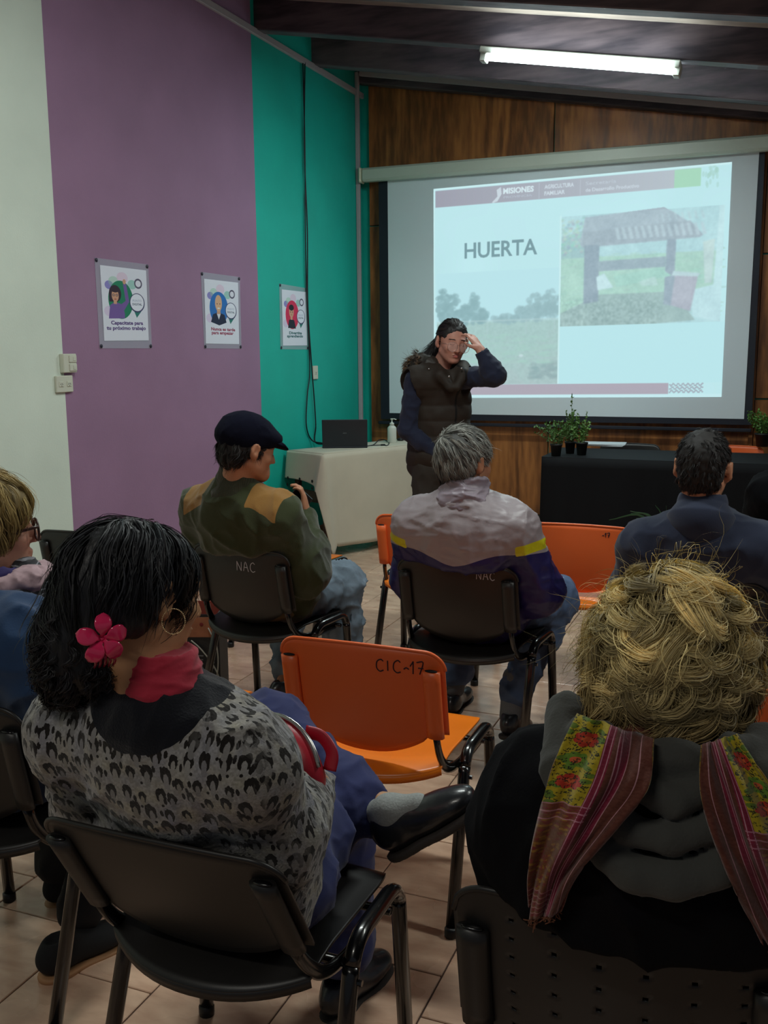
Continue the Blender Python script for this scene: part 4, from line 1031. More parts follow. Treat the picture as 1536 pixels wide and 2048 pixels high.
def shoe(par, name, heel, toe, up, mu, ms, h=.07, w=.042, laces=True, sole=.014):
    heel = np.asarray(heel, float); toe = np.asarray(toe, float); f = toe-heel; L = np.linalg.norm(f); f /= L; up = np.asarray(up, float); up = up-f*(up@f); up /= np.linalg.norm(up); r = np.cross(f, up); R = np.stack([r, f, up], 1)
    T = lambda x, y, z: heel+r*x+f*y*L+up*z
    S = SDF(); S.ell(T(0, .14, .045), V3(w*.78, .05, .045), R, .02); S.ell(T(0, .45, .036), V3(w*.82, .09, .034), R, .03); S.ell(T(0, .74, .028), V3(w*1.02, .07, .026), R, .03); S.cone(T(0, .16, .07), T(0, .40, .052), .030, .026, .02)
    S.ell(T(0, .90, .024), V3(w*.72, .035, .02), R, .02); S.box(T(0, .5, -.02), V3(.1, .3, .02), R, 0, .004, True); S.ell(T(0, .14, .105), V3(.026, .035, .03), R, .008, True)
    o = sdf_obj(name, S, .0045, mu, par)
    Z = SDF(); Z.ell(T(0, .16, 0), V3(w*.86, .05, .03), R, .02); Z.ell(T(0, .48, 0), V3(w*.84, .1, .03), R, .03); Z.ell(T(0, .76, 0), V3(w*1.1, .075, .03), R, .03); Z.ell(T(0, .92, 0), V3(w*.78, .035, .03), R, .02)
    Z.box(T(0, .5, .05+.004), V3(.12, .3, .05), R, 0, .002, True); Z.box(T(0, .5, -.05-sole), V3(.12, .3, .05), R, 0, .002, True)
    sdf_obj('sole', Z, .0045, ms, o, root=par.location).location = (0, 0, 0)
    if laces:
        mb = MB()
        for i in range(4): y = .36+i*.065; zz = .078-i*.009; mb.sweep([T(-.018, y, zz-.008)-par.location, T(0, y+.02, zz+.0005)-par.location, T(.018, y, zz-.008)-par.location], .0022, n=6)
        mb.obj('laces', mat('lace_black', srgb(12, 12, 13), .7), o)
    return o

# ------------------------------------------------------------------ hair strands
def hairmat(name, rough=.5, spec=.28):
    if name in MATS: return MATS[name]
    s = NT(name); setp(s.b, rough, spec=spec); a = s.new('ShaderNodeAttribute', attribute_name='Col'); s.link(a.outputs['Color'], s.b.inputs['Base Color']); MATS[name] = s.m; return s.m
def march(S, roots, flow, L, n, off, lift=None):
    """walk along the surface of S; returns points, surface normals and sideways vectors"""
    P = S.project(roots, off[0] if np.ndim(off) else off, 5); out = [P]; Ns = []
    Lv = np.broadcast_to(L, (len(P),))
    for i in range(n):
        N = S.grad(P); Ns.append(N); d = flow(P, i/n); d = d-N*(d*N).sum(-1, keepdims=True); d /= np.linalg.norm(d, axis=-1, keepdims=True)+1e-9
        P = P+d*(Lv/n)[:, None]; o_ = off if not np.ndim(off) else np.interp((i+1)/n, np.linspace(0, 1, len(off)), off); P = P-(S.ev(P)-o_)[:, None]*S.grad(P)*.8; out.append(P)
    Ns.append(S.grad(P)); P = np.stack(out, 1); N = np.stack(Ns, 1); T = np.gradient(P, axis=1); T /= np.linalg.norm(T, axis=-1, keepdims=True)+1e-9; return P, N, np.cross(T, N)
def strands(name, P, N, B, per, rad, width, colf, m, parent, curl=(0, 0, 0), taper=(.5, 1, .35), seed=0, tilt=.6, droop=0, stray=0, root=None):
    """P,N,B: lock centre lines; curl=(amplitude, turns, normal share)"""
    r = np.random.default_rng(seed); n, s = P.shape[:2]; t = np.linspace(0, 1, s); tp = np.interp(t, np.linspace(0, 1, len(taper)), taper)
    ph = r.uniform(0, 2*PI, n)[:, None]; am = r.uniform(.5, 1.2, n)[:, None]; tu = r.uniform(.7, 1.3, n)[:, None]; a = ph+2*PI*curl[1]*tu*t[None]; ramp = np.minimum(1, t*2.5)[None]
    C = P+B*(curl[0]*am*ramp*np.sin(a))[..., None]+N*(curl[0]*curl[2]*am*ramp*(np.cos(a)+.6))[..., None]
    x = r.normal(0, .5, (n, per)); y = r.normal(0, .4, (n, per)); jit = r.uniform(.85, 1.1, (n, per))
    Q = C[:, None]+B[:, None]*(x[:, :, None]*rad*tp)[..., None]+N[:, None]*(y[:, :, None]*rad*tp)[..., None]
    if stray:
        w = r.normal(0, 1, (n, per, 1, 3))*stray*(r.random((n, per, 1, 1))**3); Q = Q+w*(t**1.5)[None, None, :, None]
    Q = Q.reshape(n*per, s, 3)
    NN = np.repeat(N, per, 0); T = np.gradient(Q, axis=1); T /= np.linalg.norm(T, axis=-1, keepdims=True)+1e-9; W = np.cross(T, NN); W /= np.linalg.norm(W, axis=-1, keepdims=True)+1e-9
    ti = r.normal(0, tilt, n*per)[:, None, None]; W = W*np.cos(ti)+NN*np.sin(ti)
    wd = width*np.interp(t, [0, .1, .7, 1], [.8, 1, .9, .15])[None, :, None]*r.uniform(.6, 1.3, (n*per, 1, 1)); V = np.stack([Q-W*wd/2, Q+W*wd/2], 2).reshape(-1, 3)
    k = np.arange(n*per)[:, None]*s*2+np.arange(s-1)[None]*2; F = np.stack([k, k+1, k+3, k+2], -1).reshape(-1, 4)
    rt = np.array(root if root is not None else parent.location, float); o = mesh_obj(name, V-rt, F, m, parent, True)
    lockid = np.repeat(np.arange(n), per); c = colf(Q, lockid, t, r)      # (n*per, s, 3) linear
    c4 = np.ones((n*per, s, 2, 4), np.float32); c4[..., :3] = c[:, :, None]; at = o.data.color_attributes.new('Col', 'FLOAT_COLOR', 'POINT'); at.data.foreach_set('color', c4.ravel())
    return o
def lin(*c): return np.array(srgb(*c)[:3])
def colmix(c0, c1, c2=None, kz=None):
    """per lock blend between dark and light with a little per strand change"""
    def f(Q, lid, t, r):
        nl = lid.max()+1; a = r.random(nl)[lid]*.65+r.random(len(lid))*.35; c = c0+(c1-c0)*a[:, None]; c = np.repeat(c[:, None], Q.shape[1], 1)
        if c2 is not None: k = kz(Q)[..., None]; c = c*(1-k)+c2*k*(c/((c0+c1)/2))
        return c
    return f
def dirs(n, ok, R, seed=0):
    """random head directions (x right,y forward,z up) accepted by ok"""
    r = np.random.default_rng(seed); out = []
    while len(out) < n:
        d = r.normal(0, 1, (n*3, 3)); d /= np.linalg.norm(d, axis=1)[:, None]; d = d[ok(d)]; out.extend(d)
    return np.array(out[:n])@R.T

# ================================================================== PEOPLE
sk_fair = skinmat('skin_fair', srgb(196, 140, 118)); sk_tan = skinmat('skin_tan', srgb(176, 122, 92)); sk_olive = skinmat('skin_olive', srgb(184, 136, 98))
m_shoe = mat('black_leather', srgb(32, 34, 38), .3, spec=.6, coat=.2, bump=.35, bscale=60, bdist=.002); m_sole = mat('shoe_sole', srgb(58, 52, 48), .8)
m_jean = mat('blue_denim', srgb(74, 92, 122), .85, var=.35, vscale=7, bump=.3, bscale=350, bdist=.0006)
m_jean2 = mat('washed_denim', srgb(108, 124, 138), .85, var=.45, vscale=9, bump=.3, bscale=350, bdist=.0006)
m_navy = mat('navy_trouser_cloth', srgb(34, 42, 92), .85, var=.15, vscale=12, bump=.3, bscale=300, bdist=.0006, sheen=.1)
m_sockg = mat('grey_sock', srgb(150, 154, 152), .95, bump=.8, bscale=260, bdist=.0015, var=.12, vscale=200)
m_gold = mat('gold', srgb(200, 170, 120), .3, 1.0); m_silver = mat('silver', srgb(190, 190, 190), .25, 1.0)
def person(x, y, label): return tag(empty('person', (x, y, 0)), label, 'person')
def trousers(par, J, m, clip=None, t=.006, amp=.012, res=.009, seat=True, rr=(.086, .066, .050), name='trousers', ends=None, seed=0):
    S = SDF()
    if seat: S.ell(J['pel'], V3(.172+t, .13+t, .10+t), k=.05)
    for q in 'LR':
        if 'h'+q in J: leg(S, J, q, rr, t)
    if clip: sitclip(S, *clip)
    o = sdf_obj(name, S, res, m, par, disp=folds(amp, 14, (1, 1, .6), seed), cut=ends)
    return o
def ribbon_ring(c, R, rx, ry, n=40, dz=None):
    a = np.linspace(0, 2*PI, n+1)[:-1]; return np.array([np.asarray(c)+np.asarray(R)@V3(rx*math.cos(q), ry*math.sin(q), 0 if dz is None else dz(q)) for q in a])

# ------------------------------------------------------------------ woman in the leopard cardigan
def leopard_tile():
    n = 640; c = Canvas(n, n, (150, 146, 132)); a = noise2(n, n, 60, 1); a = (a+a[::-1]+a[:, ::-1]+a[::-1, ::-1])/4; b = noise2(n, n, 9, 4)
    c.a = np.array([160, 152, 124])/255*(1-a[..., None])+np.array([120, 122, 142])/255*a[..., None]+(b[..., None]-.5)*.13
    r = np.random.default_rng(3); blk = (26, 22, 20)
    def blob(cx, cy, rx, ry, q, col_):
        t = np.linspace(0, 2*PI, 26)[:-1]; w = 1+.07*r.standard_normal(25)
        for ox in (-1, 0, 1):
            for oy in (-1, 0, 1):
                if -.1 < cx+ox < 1.1 and -.1 < cy+oy < 1.1: c.poly(np.c_[cx+ox+rx*w*np.cos(t)*(1+q*np.sin(t)), cy+oy+ry*w*np.sin(t)], col_)
    nx, ny = 8, 7
    for i in range(nx):
        for j in range(ny):
            x = (i+.5*(j % 2)+.5+r.uniform(-.18, .18))/nx; y = (j+.5+r.uniform(-.22, .22))/ny; s = r.uniform(.75, 1.15)
            in_ = c.a[int(y*n) % n, int(x*n) % n]*255*.93
            blob(x, y, .040*s, .058*s, -.12, blk); blob(x+r.uniform(-.006, .006), y+.034*s, .019*s, .046*s, 0, tuple(in_)); blob(x, y+.068*s, .021*s, .024*s, 0, tuple(in_))
            if r.random() < .6: blob(x+r.choice([-1, 1])*.055, y+r.uniform(-.05, .05), .013, .026, 0, blk)
            if r.random() < .4: blob(x+r.uniform(-.05, .05), y+.08, .011, .011, 0, blk)
    m = (r.random((n, n)) > .994) & (c.a.mean(-1) > .3); c.a[m] = .86
    return np.clip(c.a, 0, 1)
Pp = person(-.92, 1.42, 'woman in a leopard-spot cardigan with black hair gathered in a pink flower clip')
J = dict(pel=(-.90, 1.42, .55), che=(-.90, 1.32, .80), nk=(-.895, 1.25, .920), sL=(-1.085, 1.26, .868), sR=(-.735, 1.25, .860), eL=(-1.14, 1.36, .66), wL=(-1.0, 1.62, .62), eR=(-.722, 1.33, .70), wR=(-.775, 1.55, .69),
         hR=(-.83, 1.46, .53), kR=(-.865, 1.86, .50), aR=(-.87, 1.86, .12), hL=(-.97, 1.46, .54), kL=(-1.08, 1.93, .62), aL=(-.715, 1.79, .535))
HC = V3(-.943, 1.275, 1.115); HR = hrot(24, -10, -6)
S = SDF(); R = torso(S, J, -.03); TH = head(S, HC, HR, 1.0, female=True); S.cone(TH(0, -.03, -.05), J['nk'], .052, .058, .03); S.cone(J['nk'], V3(-.88, 1.28, .88), .058, .07, .04)
arm(S, J, 'L', t=-.008); arm(S, J, 'R', t=-.008); hand(S, J['wR'], (-.6, .6, -.3), (-.3, -.2, -1), .7, 1); hand(S, J['wL'], (.7, .6, -.2), (0, 0, -1), .6, -1)
leg(S, J, 'R', t=-.015); leg(S, J, 'L', t=-.015); S.cone(J['aL'], (-.70, 1.78, .530), .030, .028, .01)
sitclip(S, -.893, 1.515, 0, .085); sdf_obj('body', S, .0066, sk_olive, Pp)
# cardigan
m_leo = zoned('leopard_knit', None, [('band', srgb(14, 16, 24))], .9, .6, 260, .25, .2, bdist=.002, base_img=leopard_tile(), iscale=4.4)
S = SDF(); torso(S, J, .010, 1.08, 1.04, .055); S.cone(J['sL'], J['nk'], .060, .062, .05); S.cone(J['sR'], J['nk'], .060, .062, .05)
arm(S, J, 'L', (.062, .058, .050, .036), .004, .045); arm(S, J, 'R', (.058, .054, .050, .036), .003, .045)
S.ell((-.895, 1.36, .60), (.205, .15, .12), k=.06); S.ell(J['nk'], (.075, .075, .05), k=.02, sub=True) if False else None
nk = V3(*J['nk'])
sitclip(S, -.893, 1.515, 0, .085); o = sdf_obj('cardigan', S, .0065, m_leo, Pp, disp=folds(.010, 11, (1, 1, .7), 2), attrs={'band': lambda V: .114-np.sqrt(((V-V3(-.89, 1.25, .955))**2).sum(1))})
# turtleneck
ax0, ax1 = V3(-.89, 1.25, .915), V3(-.895, 1.255, 1.005); S = SDF()
S.cone(ax0, ax1, .066, .060, .01); S.ell(ax1+V3(0, 0, .06), (.057, .057, .06), k=.008, sub=True); S.cone(ax0+V3(0, 0, .048), ax0+V3(0, 0, .05), .069, .069, .012)
sdf_obj('turtleneck', S, .004, mat('crimson_cloth', srgb(168, 26, 52), .85, sheen=.2, bump=.3, bscale=300, bdist=.0006), Pp, disp=folds(.004, 26, (.5, .5, 2.5), 5))
# trousers, sock, shoe
hl = V3(*on(790, 1703, 'Y', 1.75)); tl = V3(*on(946, 1612, 'Y', 1.77)); cuf = V3(*on(752, 1628, 'Y', 1.775)); fw = (tl-hl)/np.linalg.norm(tl-hl); upv = V3(-.62, -.12, .78); upv = upv-fw*(upv@fw); upv /= np.linalg.norm(upv)
ank = hl+fw*.045+upv*.078; sd_ = ank-cuf; sd_ /= np.linalg.norm(sd_)
S = SDF(); S.ell((-.89, 1.46, .53), (.19, .14, .10), k=.05); leg(S, dict(hR=J['hR'], kR=J['kR'], aR=(-.87, 1.86, .16)), 'R', (.096, .078, .080), .0, .05); kn = V3(*J['kL']); S.chain([J['hL'], kn, kn*.3+cuf*.7, cuf+sd_*.01], [.10, .078, .060, .050], .04)
Rs = np.stack([np.cross(sd_, (0, 0, 1))/np.linalg.norm(np.cross(sd_, (0, 0, 1))), sd_, np.cross(np.cross(sd_, (0, 0, 1)), sd_)/np.linalg.norm(np.cross(sd_, (0, 0, 1)))], 1)
S.box(cuf+sd_*.055, V3(.085, .045, .075), Rs, .004, .006, True)
sitclip(S, -.893, 1.515, 0, .085); sdf_obj('trousers', S, .007, m_navy, Pp, disp=folds(.011, 11, (1, 1, 1), 3))
S = SDF(); S.chain([cuf-sd_*.02, ank, ank-upv*.03], [.031, .031, .028], .02); S.cone(ank, ank+fw*.06-upv*.02, .030, .026, .02); sdf_obj('sock', S, .004, m_sockg, Pp)
sh = shoe(Pp, 'shoe', hl, tl, upv, m_shoe, m_sole, w=.043)
S = SDF(); S.cone((-.87, 1.87, .16), (-.87, 1.87, .09), .04, .04, .02); sdf_obj('sock', S, .005, m_sockg, Pp); shoe(Pp, 'shoe', (-.87, 1.79, .0), (-.83, 2.02, .0), (0, 0, 1), m_shoe, m_sole)
# hair
HS = SDF(); HS.ell(TH(0, -.022, .030), V3(.084, .104, .088), HR, .03); HS.ell(TH(.0, -.06, -.02), V3(.085, .062, .085), HR, .04); HS.ell(TH(-.045, -.07, -.075), V3(.058, .05, .06), HR, .04); HS.ell(TH(-.06, -.04, .0), V3(.045, .06, .06), HR, .03)
HS.ell(TH(0, .125, -.045), V3(.11, .075, .11), HR, .02, True); HS.ell(TH(.095, -.0, -.035), V3(.025, .03, .035), HR, .015, True); HS.ell(TH(.045, -.055, -.125), V3(.062, .075, .062), HR, .015, True); tlc = V3(*on(140, 1335, 'Y', 1.20)); HS.cone(TH(-.06, -.09, -.08), tlc, .042, .038, .04); HS.ell(tlc, (.042, .042, .048), k=.03); HS.ell(on(190, 1330, 'Y', 1.20), (.034, .034, .036), k=.03)
m_hbk = mat('hair_mass_black', srgb(20, 20, 24), .5, bump=.8, bscale=90, bdist=.004, stretch=(1, 1, .2))
sdf_obj('hair', HS, .006, m_hbk, Pp, disp=folds(.006, 28, (1, 1, .3), 7)); hobj = Pp.children[-1] if Pp.children else None
hobj = [c for c in Pp.children if c.name.startswith('hair')][0]
clip = V3(*on(203, 1277, 'Y', 1.165))
ok = lambda d: ~((d[:, 1] > .45) & (d[:, 2] < .55)) & (d[:, 2] > -.55)
rt = HC+dirs(620, ok, HR, 4)*.11
def fl1(P, t):
    tgt = clip+V3(-.02, .03, -.01); d = tgt-P; d /= np.linalg.norm(d, axis=-1, keepdims=True); return d+V3(0, 0, -.45)+.22*np.stack([vnoise(P, 22, 1), vnoise(P, 22, 2), vnoise(P, 22, 3)], -1)
P, N, B = march(HS, rt, fl1, rng.uniform(.10, .20, len(rt)), 12, (.001, .005, .005, .002))
q_ = (P-HC)@HR; gd = ~((q_[..., 0] > -.03) & (q_[..., 2] < -.050-(.08-q_[..., 0])*.35)).any(1); P, N, B = P[gd], N[gd], B[gd]
strands('strands', P, N, B, 18, .011, .0018, colmix(lin(12, 12, 15), lin(36, 36, 42)), hairmat('hair_strands'), hobj, (.005, 1.2, .5), seed=3, stray=.02, root=Pp.location)['kind'] = 'stuff'
# curly gathered tail
r = np.random.default_rng(9); base = tlc+V3(0, 0, .01); rt = base+r.normal(0, 1, (190, 3))*V3(.036, .03, .045)
P, N, B = march(HS, rt, lambda P, t: V3(0, -.1, -1)+.8*np.stack([vnoise(P, 40, 5), vnoise(P, 40, 6), vnoise(P, 40, 7)], -1), .06, 12, (.001, .006, .008))
strands('curl', P, N, B, 14, .007, .0014, colmix(lin(14, 13, 16), lin(40, 36, 40)), hairmat('hair_strands'), hobj, (.007, 2.4, .8), seed=4, stray=.012, root=Pp.location)['kind'] = 'stuff'
# loose strands by the ear
rt = np.array([TH(.070+.006*i, .03-.01*(i % 3), .06-.006*i) for i in range(9)])
P, N, B = march(HS, rt, lambda P, t: V3(.25, .1, -1.0), .13, 12, (.008, .012, .02)); strands('loose_strands', P, N, B, 9, .008, .0011, colmix(lin(16, 14, 15), lin(46, 38, 34)), hairmat('hair_strands'), hobj, (.010, 1.5, .8), seed=5, stray=.03, root=Pp.location)['kind'] = 'stuff'
# frangipani claw clip
fc = on(203, 1277, 'Y', 1.135); n_ = np.array([0, 0, CH])-fc; n_ /= np.linalg.norm(n_); n_ = n_+V3(.25, 0, -.1); n_ /= np.linalg.norm(n_); ur = np.cross(V3(0, 0, 1), n_); ur /= np.linalg.norm(ur); uu = np.cross(n_, ur)
m_clip = mat('pink_plastic', srgb(214, 44, 92), .14, spec=.6, coat=.4); t = empty('hair_clip', tuple(fc)); tag(t, 'glossy pink flower hair clip in the black-haired woman\'s bun', 'hair clip')
for i, aa in enumerate((84, 14, -50, -122, -196)):
    a = aa*D2R; d = ur*math.cos(a)+uu*math.sin(a); e = np.cross(n_, d); Vp = []; nu, nv = 9, 9
    for q in np.linspace(0, 1, nv):
        w = .0128*(max(.28, math.sqrt(max(0, 1-((q-.60)/.46)**2))) if q < .6 else math.sqrt(max(0, 1-((q-.60)/.402)**2)))
        for s in np.linspace(-1, 1, nu): Vp.append(d*(.004+.033*q)+e*(s*w)+n_*(.010*q*q*(-.3)+.006*math.sin(PI*q)-.004*(1-s*s)*-1+.003*s*s+.002*s))
    F = [[a_*nu+b, a_*nu+b+1, (a_+1)*nu+b+1, (a_+1)*nu+b] for a_ in range(nv-1) for b in range(nu-1)]
    o = mesh_obj('petal', Vp, F, m_clip, t, True); o.modifiers.new('t', 'SOLIDIFY').thickness = .0022
MB().ell((0, 0, 0), (.006, .006, .005)).obj('clip_centre', m_clip, t, True)
jb = MB()
for s in (-1, 1):
    for i in range(5): P = spline([uu*(-.012)+ur*(s*.004+i*.007-.012)-n_*.012, uu*(-.034)+ur*(i*.007-.010)-n_*.006, uu*(-.046)+ur*(i*.007-.010)-n_*.024], 5); jb.sweep(P, np.linspace(.0036, .0014, len(P)), n=6)
jb.box(ur*.002-uu*.022-n_*.012, (.018, .004, .010), np.stack([ur, n_, uu], 1), .002); jb.obj('claw', mat('crimson_plastic', srgb(150, 16, 52), .18, coat=.4), t, True)
# hoop earring
ec = on(347, 1243, 'Y', 1.222); t = empty('hoop_earring', tuple(ec)); tag(t, 'gold beaded hoop earring in the right ear of the black-haired woman', 'earring'); nn = np.array([0, 0, CH])-ec; nn /= np.linalg.norm(nn)
ra = np.cross(V3(0, 0, 1), nn); ra /= np.linalg.norm(ra); rb = np.cross(nn, ra); mb = MB(); ring = []
for i in range(44): a = i/44*2*PI; p = ra*.0175*math.cos(a)+rb*.0195*math.sin(a); ring.append(p)
MB().sweep(np.array(ring), .0005, n=6, closed=True, ref=nn).obj('hoop', m_gold, t, True)
for p in ring: mb.ell(p, (.0011,)*3, n=8, m=5)
mb.obj('beads', mat('gold_bead', srgb(226, 200, 156), .3, .9), t, True)
# crimson shoulder bag on her lap
bc = V3(*on(556, 1528, 'Y', 1.50)); t = empty('handbag', tuple(bc)); tag(t, 'crimson handbag with zip on the lap of the woman in the leopard-spot cardigan', 'bag')
m_bag = mat('crimson_leather', srgb(172, 24, 44), .42, spec=.5, bump=.2, bscale=160, bdist=.001); S = SDF(); Rb = rotz(-.35)@rotx(-.15); S.ell(bc+V3(0, 0, 0), (.105, .045, .085), Rb, .02); S.box(bc+Rb@V3(0, 0, -.04), (.098, .042, .055), Rb, .03, .03); sdf_obj('bag_body', S, .006, m_bag, t)
arc = [Rb@V3(.107*math.cos(a), -.0, .088*math.sin(a)+.001) for a in np.linspace(.25, PI-.25, 18)]; MB().sweep(arc, .006, .003, n=8, ref=(0, 1, 0)).obj('zip', m_silver, t, True)
MB().sweep(spline([Rb@V3(.045, .02, .070), Rb@V3(.075, .032, .066), Rb@V3(.100, .036, .042), Rb@V3(.104, .03, .012)], 6), .013, .003, n=8, ref=(0, 1, 0)).obj('strap', m_bag, t, True)
mb = MB()
for i in range(6): mb.sweep(ribbon_ring(Rb@V3(.085, -.045, -.02-.011*i), rotx(PI/2) if i % 2 else np.eye(3)@roty(PI/2), .006, .004, 12), .0013, n=5, closed=True, ref=(.1, 1, .2))
mb.obj('chain', m_gold, t, True)

# ------------------------------------------------------------------ curly blonde woman
Pp = person(-.13, 1.33, 'curly blonde woman in a black coat with a patterned scarf over her grey hood')
J = dict(pel=(-.14, 1.34, .55), che=(-.125, 1.27, .82), nk=(-.12, 1.265, .965), sL=(-.275, 1.28, .855), sR=(.04, 1.28, .855), eL=(-.305, 1.37, .63), wL=(-.22, 1.58, .62), eR=(.09, 1.37, .63), wR=(-.0, 1.58, .62), hL=(-.23, 1.4, .53), kL=(-.27, 1.82, .52), aL=(-.26, 1.80, .1), hR=(-.05, 1.4, .53), kR=(-.02, 1.82, .52), aR=(-.03, 1.80, .1))
HC = V3(-.118, 1.33, 1.068); HR = hrot(-4, -10, 0)
S = SDF(); torso(S, J, -.03); TH = head(S, HC, HR, 1.0, female=True); S.cone(TH(0, -.03, -.05), J['nk'], .052, .058, .03); S.cone(J['nk'], (-.12, 1.28, .9), .058, .07, .04)
for q, sd in (('L', -1), ('R', 1)): arm(S, J, q, t=-.01); hand(S, J['w'+q], (.2*-sd, .8, -.2), (0, 0, -1), .7, -sd); leg(S, J, q, t=-.015)
sitclip(S, -.16, 1.42, 0); sdf_obj('body', S, .010, sk_fair, Pp)
m_coat = mat('black_wool', srgb(9, 9, 13), .97, spec=.15, bump=.5, bscale=200, bdist=.001)
S = SDF(); torso(S, J, .022, 1.16, 1.14, .06)
for q in 'LR': arm(S, J, q, (.078, .072, .062, .045), .004, .05)
S.ell((-.135, 1.38, .60), (.20, .15, .14), k=.06); S.ell((-.30, 1.32, .80), (.065, .08, .10), k=.05); S0_ = S; sitclip(S, -.16, 1.42, 0); sdf_obj('coat', S, .0085, m_coat, Pp, disp=folds(.016, 9, (1, 1, .8), 4))
trousers(Pp, J, clip=(-.16, 1.42, 0), m= mat('black_trouser', srgb(16, 16, 20), .9), res=.012)
for q in 'LR': a = V3(*J['a'+q]); shoe(Pp, 'shoe', (a[0], a[1]-.06, 0), (a[0], a[1]+.17, 0), (0, 0, 1), m_shoe, m_sole, laces=False)
# hood : drooping folds behind the neck
m_hood = mat('grey_fleece', srgb(66, 66, 62), .95, sheen=.1, bump=.6, bscale=240, bdist=.0015)
S = SDF()
SCOAT = S0_
def press(P, off, Sx): P = np.atleast_2d(P); dd = Sx.ev(P); return P+Sx.grad(P)*np.maximum(0, off-dd)[:, None]
def hp(pts, Y, off=.010): return list(press(np.array([on(x, y, 'Y', Y_) for (x, y), Y_ in zip(pts, Y)]), off, SCOAT))
S.chain(hp([(1175, 1500), (1150, 1560), (1190, 1650), (1265, 1730), (1345, 1757), (1430, 1735), (1500, 1655), (1535, 1560), (1520, 1500)], [1.26, 1.19, 1.155, 1.125, 1.11, 1.125, 1.15, 1.18, 1.25]), [.030, .024, .022, .023, .024, .023, .022, .024, .030], .008)
S.chain(hp([(1200, 1520), (1215, 1600), (1270, 1655), (1345, 1672), (1415, 1655), (1460, 1600), (1475, 1520)], [1.22, 1.165, 1.14, 1.13, 1.14, 1.16, 1.22], .016), [.020, .019, .018, .019, .018, .019, .020], .005)
S.chain(hp([(1235, 1520), (1265, 1580), (1345, 1610), (1410, 1580), (1440, 1520)], [1.21, 1.175, 1.15, 1.17, 1.21], .022), [.019, .018, .019, .018, .019], .005); S.ell(hp([(1345, 1545)], [1.18], .02)[0], (.045, .02, .03), k=.006)
S.ell((-.262, 1.285, .885), (.05, .06, .030), k=.03); S.ell((.03, 1.285, .885), (.05, .06, .030), k=.03)
SHOOD = S; sdf_obj('hood', S, .0055, m_hood, Pp, disp=folds(.003, 20, (1, 1, 1), 6))
# scarf
def scarf_img():
    W_, H_ = 256, 1024; c = Canvas(W_, H_, (92, 46, 34)); r = np.random.default_rng(11); n = noise2(H_, W_, 8, 3)[..., None]
    c.rect(0, 0, .46, .40, (168, 148, 30))
    for _ in range(26): c.ell(r.uniform(0, .44), r.uniform(0, .4), .06, .012, (86, 112, 34), .9)
    for x, y in ((.24, .10), (.22, .30), (.2, .2)): 
        for k in range(7): a = k/7*2*PI; c.ell(x+.10*math.cos(a), y+.025*math.sin(a), .055, .013, (176, 52, 34) if y != .2 else (96, 128, 40))
        c.ell(x, y, .06, .015, (200, 90, 50))
    for _ in range(230):
        x, y = r.uniform(0, .45), r.uniform(0, .4); a = r.uniform(0, PI); t = np.linspace(0, 1, 6); px = x+.05*t*math.cos(a); py = y+.012*t*math.sin(a)+.004*np.sin(t*6); 
        c.poly(list(zip(px, py))+list(zip(px[::-1]+.012, py[::-1]+.0025)), (28, 30, 20), .85)
    c.rect(0, .40, .46, 1, (110, 62, 30))
    for _ in range(150): x, y = r.uniform(0, .45), r.uniform(.42, .86); c.ell(x, y, r.uniform(.02, .05), .006, (150, 110, 34) if r.random() < .5 else (120, 34, 40), .7)
    for x0, x1 in ((.46, .56), (.62, .72)): c.rect(x0, 0, x1, 1, (120, 28, 52))
    for x in (.47, .53, .61, .645, .72, .86): c.rect(x, 0, x+.012, 1, (190, 140, 150), .9)
    for k in range(8): y = .40+.012*k; c.rect(0, y, .56, y+.003 if k % 3 else y+.006, (180, 120, 136) if k % 3 == 0 else (120, 28, 52), .9)
    for k in range(5): y = .84+.03*k; c.rect(0, y, .6, y+.006, (176, 120, 128), .8); c.rect(0, y+.008, .6, y+.02, (120, 28, 46), .7)
    c.a = np.clip(c.a+(n-.5)*.06, 0, 1); return c.a
m_scarf = image_mat('scarf_print', scarf_img(), .85, sheen=.2, bump=.3, bscale=220)
SU = list(np.linspace(0, 1, 36)); SV = list(np.linspace(0, 1, 44))
def scarf_tail(pL, pR, name='scarf'):
    """pL, pR: outer and inner edge points; the cloth is pressed onto coat and hood and relaxed"""
    A = spline(pL, 8); Bn = spline(pR, 8); n = len(A); vi = np.array(SV)*(n-1); rs = lambda Q: np.stack([np.interp(vi, np.arange(n), Q[:, i]) for i in range(3)], -1)
    a, b = rs(A), rs(Bn); u = np.array(SU)[None, :, None]; P = a[:, None]*(1-u)+b[:, None]*u
    Cc = V3(0, 0, CH); Dr = P-Cc; tt = np.full(P.shape[:2], .80); lim = 1.06
    for it in range(40): Q = Cc+Dr*tt[..., None]; dd = np.minimum(SCOAT.ev(Q), SHOOD.ev(Q))-.010; tt = np.minimum(tt+np.maximum(dd, 0)*.7, lim)
    for _ in range(10): t2 = tt.copy(); t2[1:-1, 1:-1] = (tt[:-2, 1:-1]+tt[2:, 1:-1]+tt[1:-1, :-2]+tt[1:-1, 2:])/4; tt = np.minimum(tt, t2)*.6+t2*.4
    P = Cc+Dr*(tt-.004)[..., None]
    u2, v2 = np.meshgrid(SU, SV); P = P+V3(.0, -1, .25)*(.008*np.sin(u2*13+v2*4+np.sin(v2*7))+.004*np.sin(u2*29+v2*9+1)+.006*np.sin(PI*u2)+.004)[..., None]
    iu = {x: k for k, x in enumerate(SU)}; iv = {x: k for k, x in enumerate(SV)}
    def f(u, v):
        ku = iu.get(u, int(round(u*35))); kv = iv.get(v, int(round(v*43))); return tuple(P[kv, ku])
    return f
SC_T = empty('scarf', (-.13, 1.2, .9)); tag(SC_T, 'red and brown patterned scarf with yellow flowers around the blonde woman\'s neck', 'scarf')
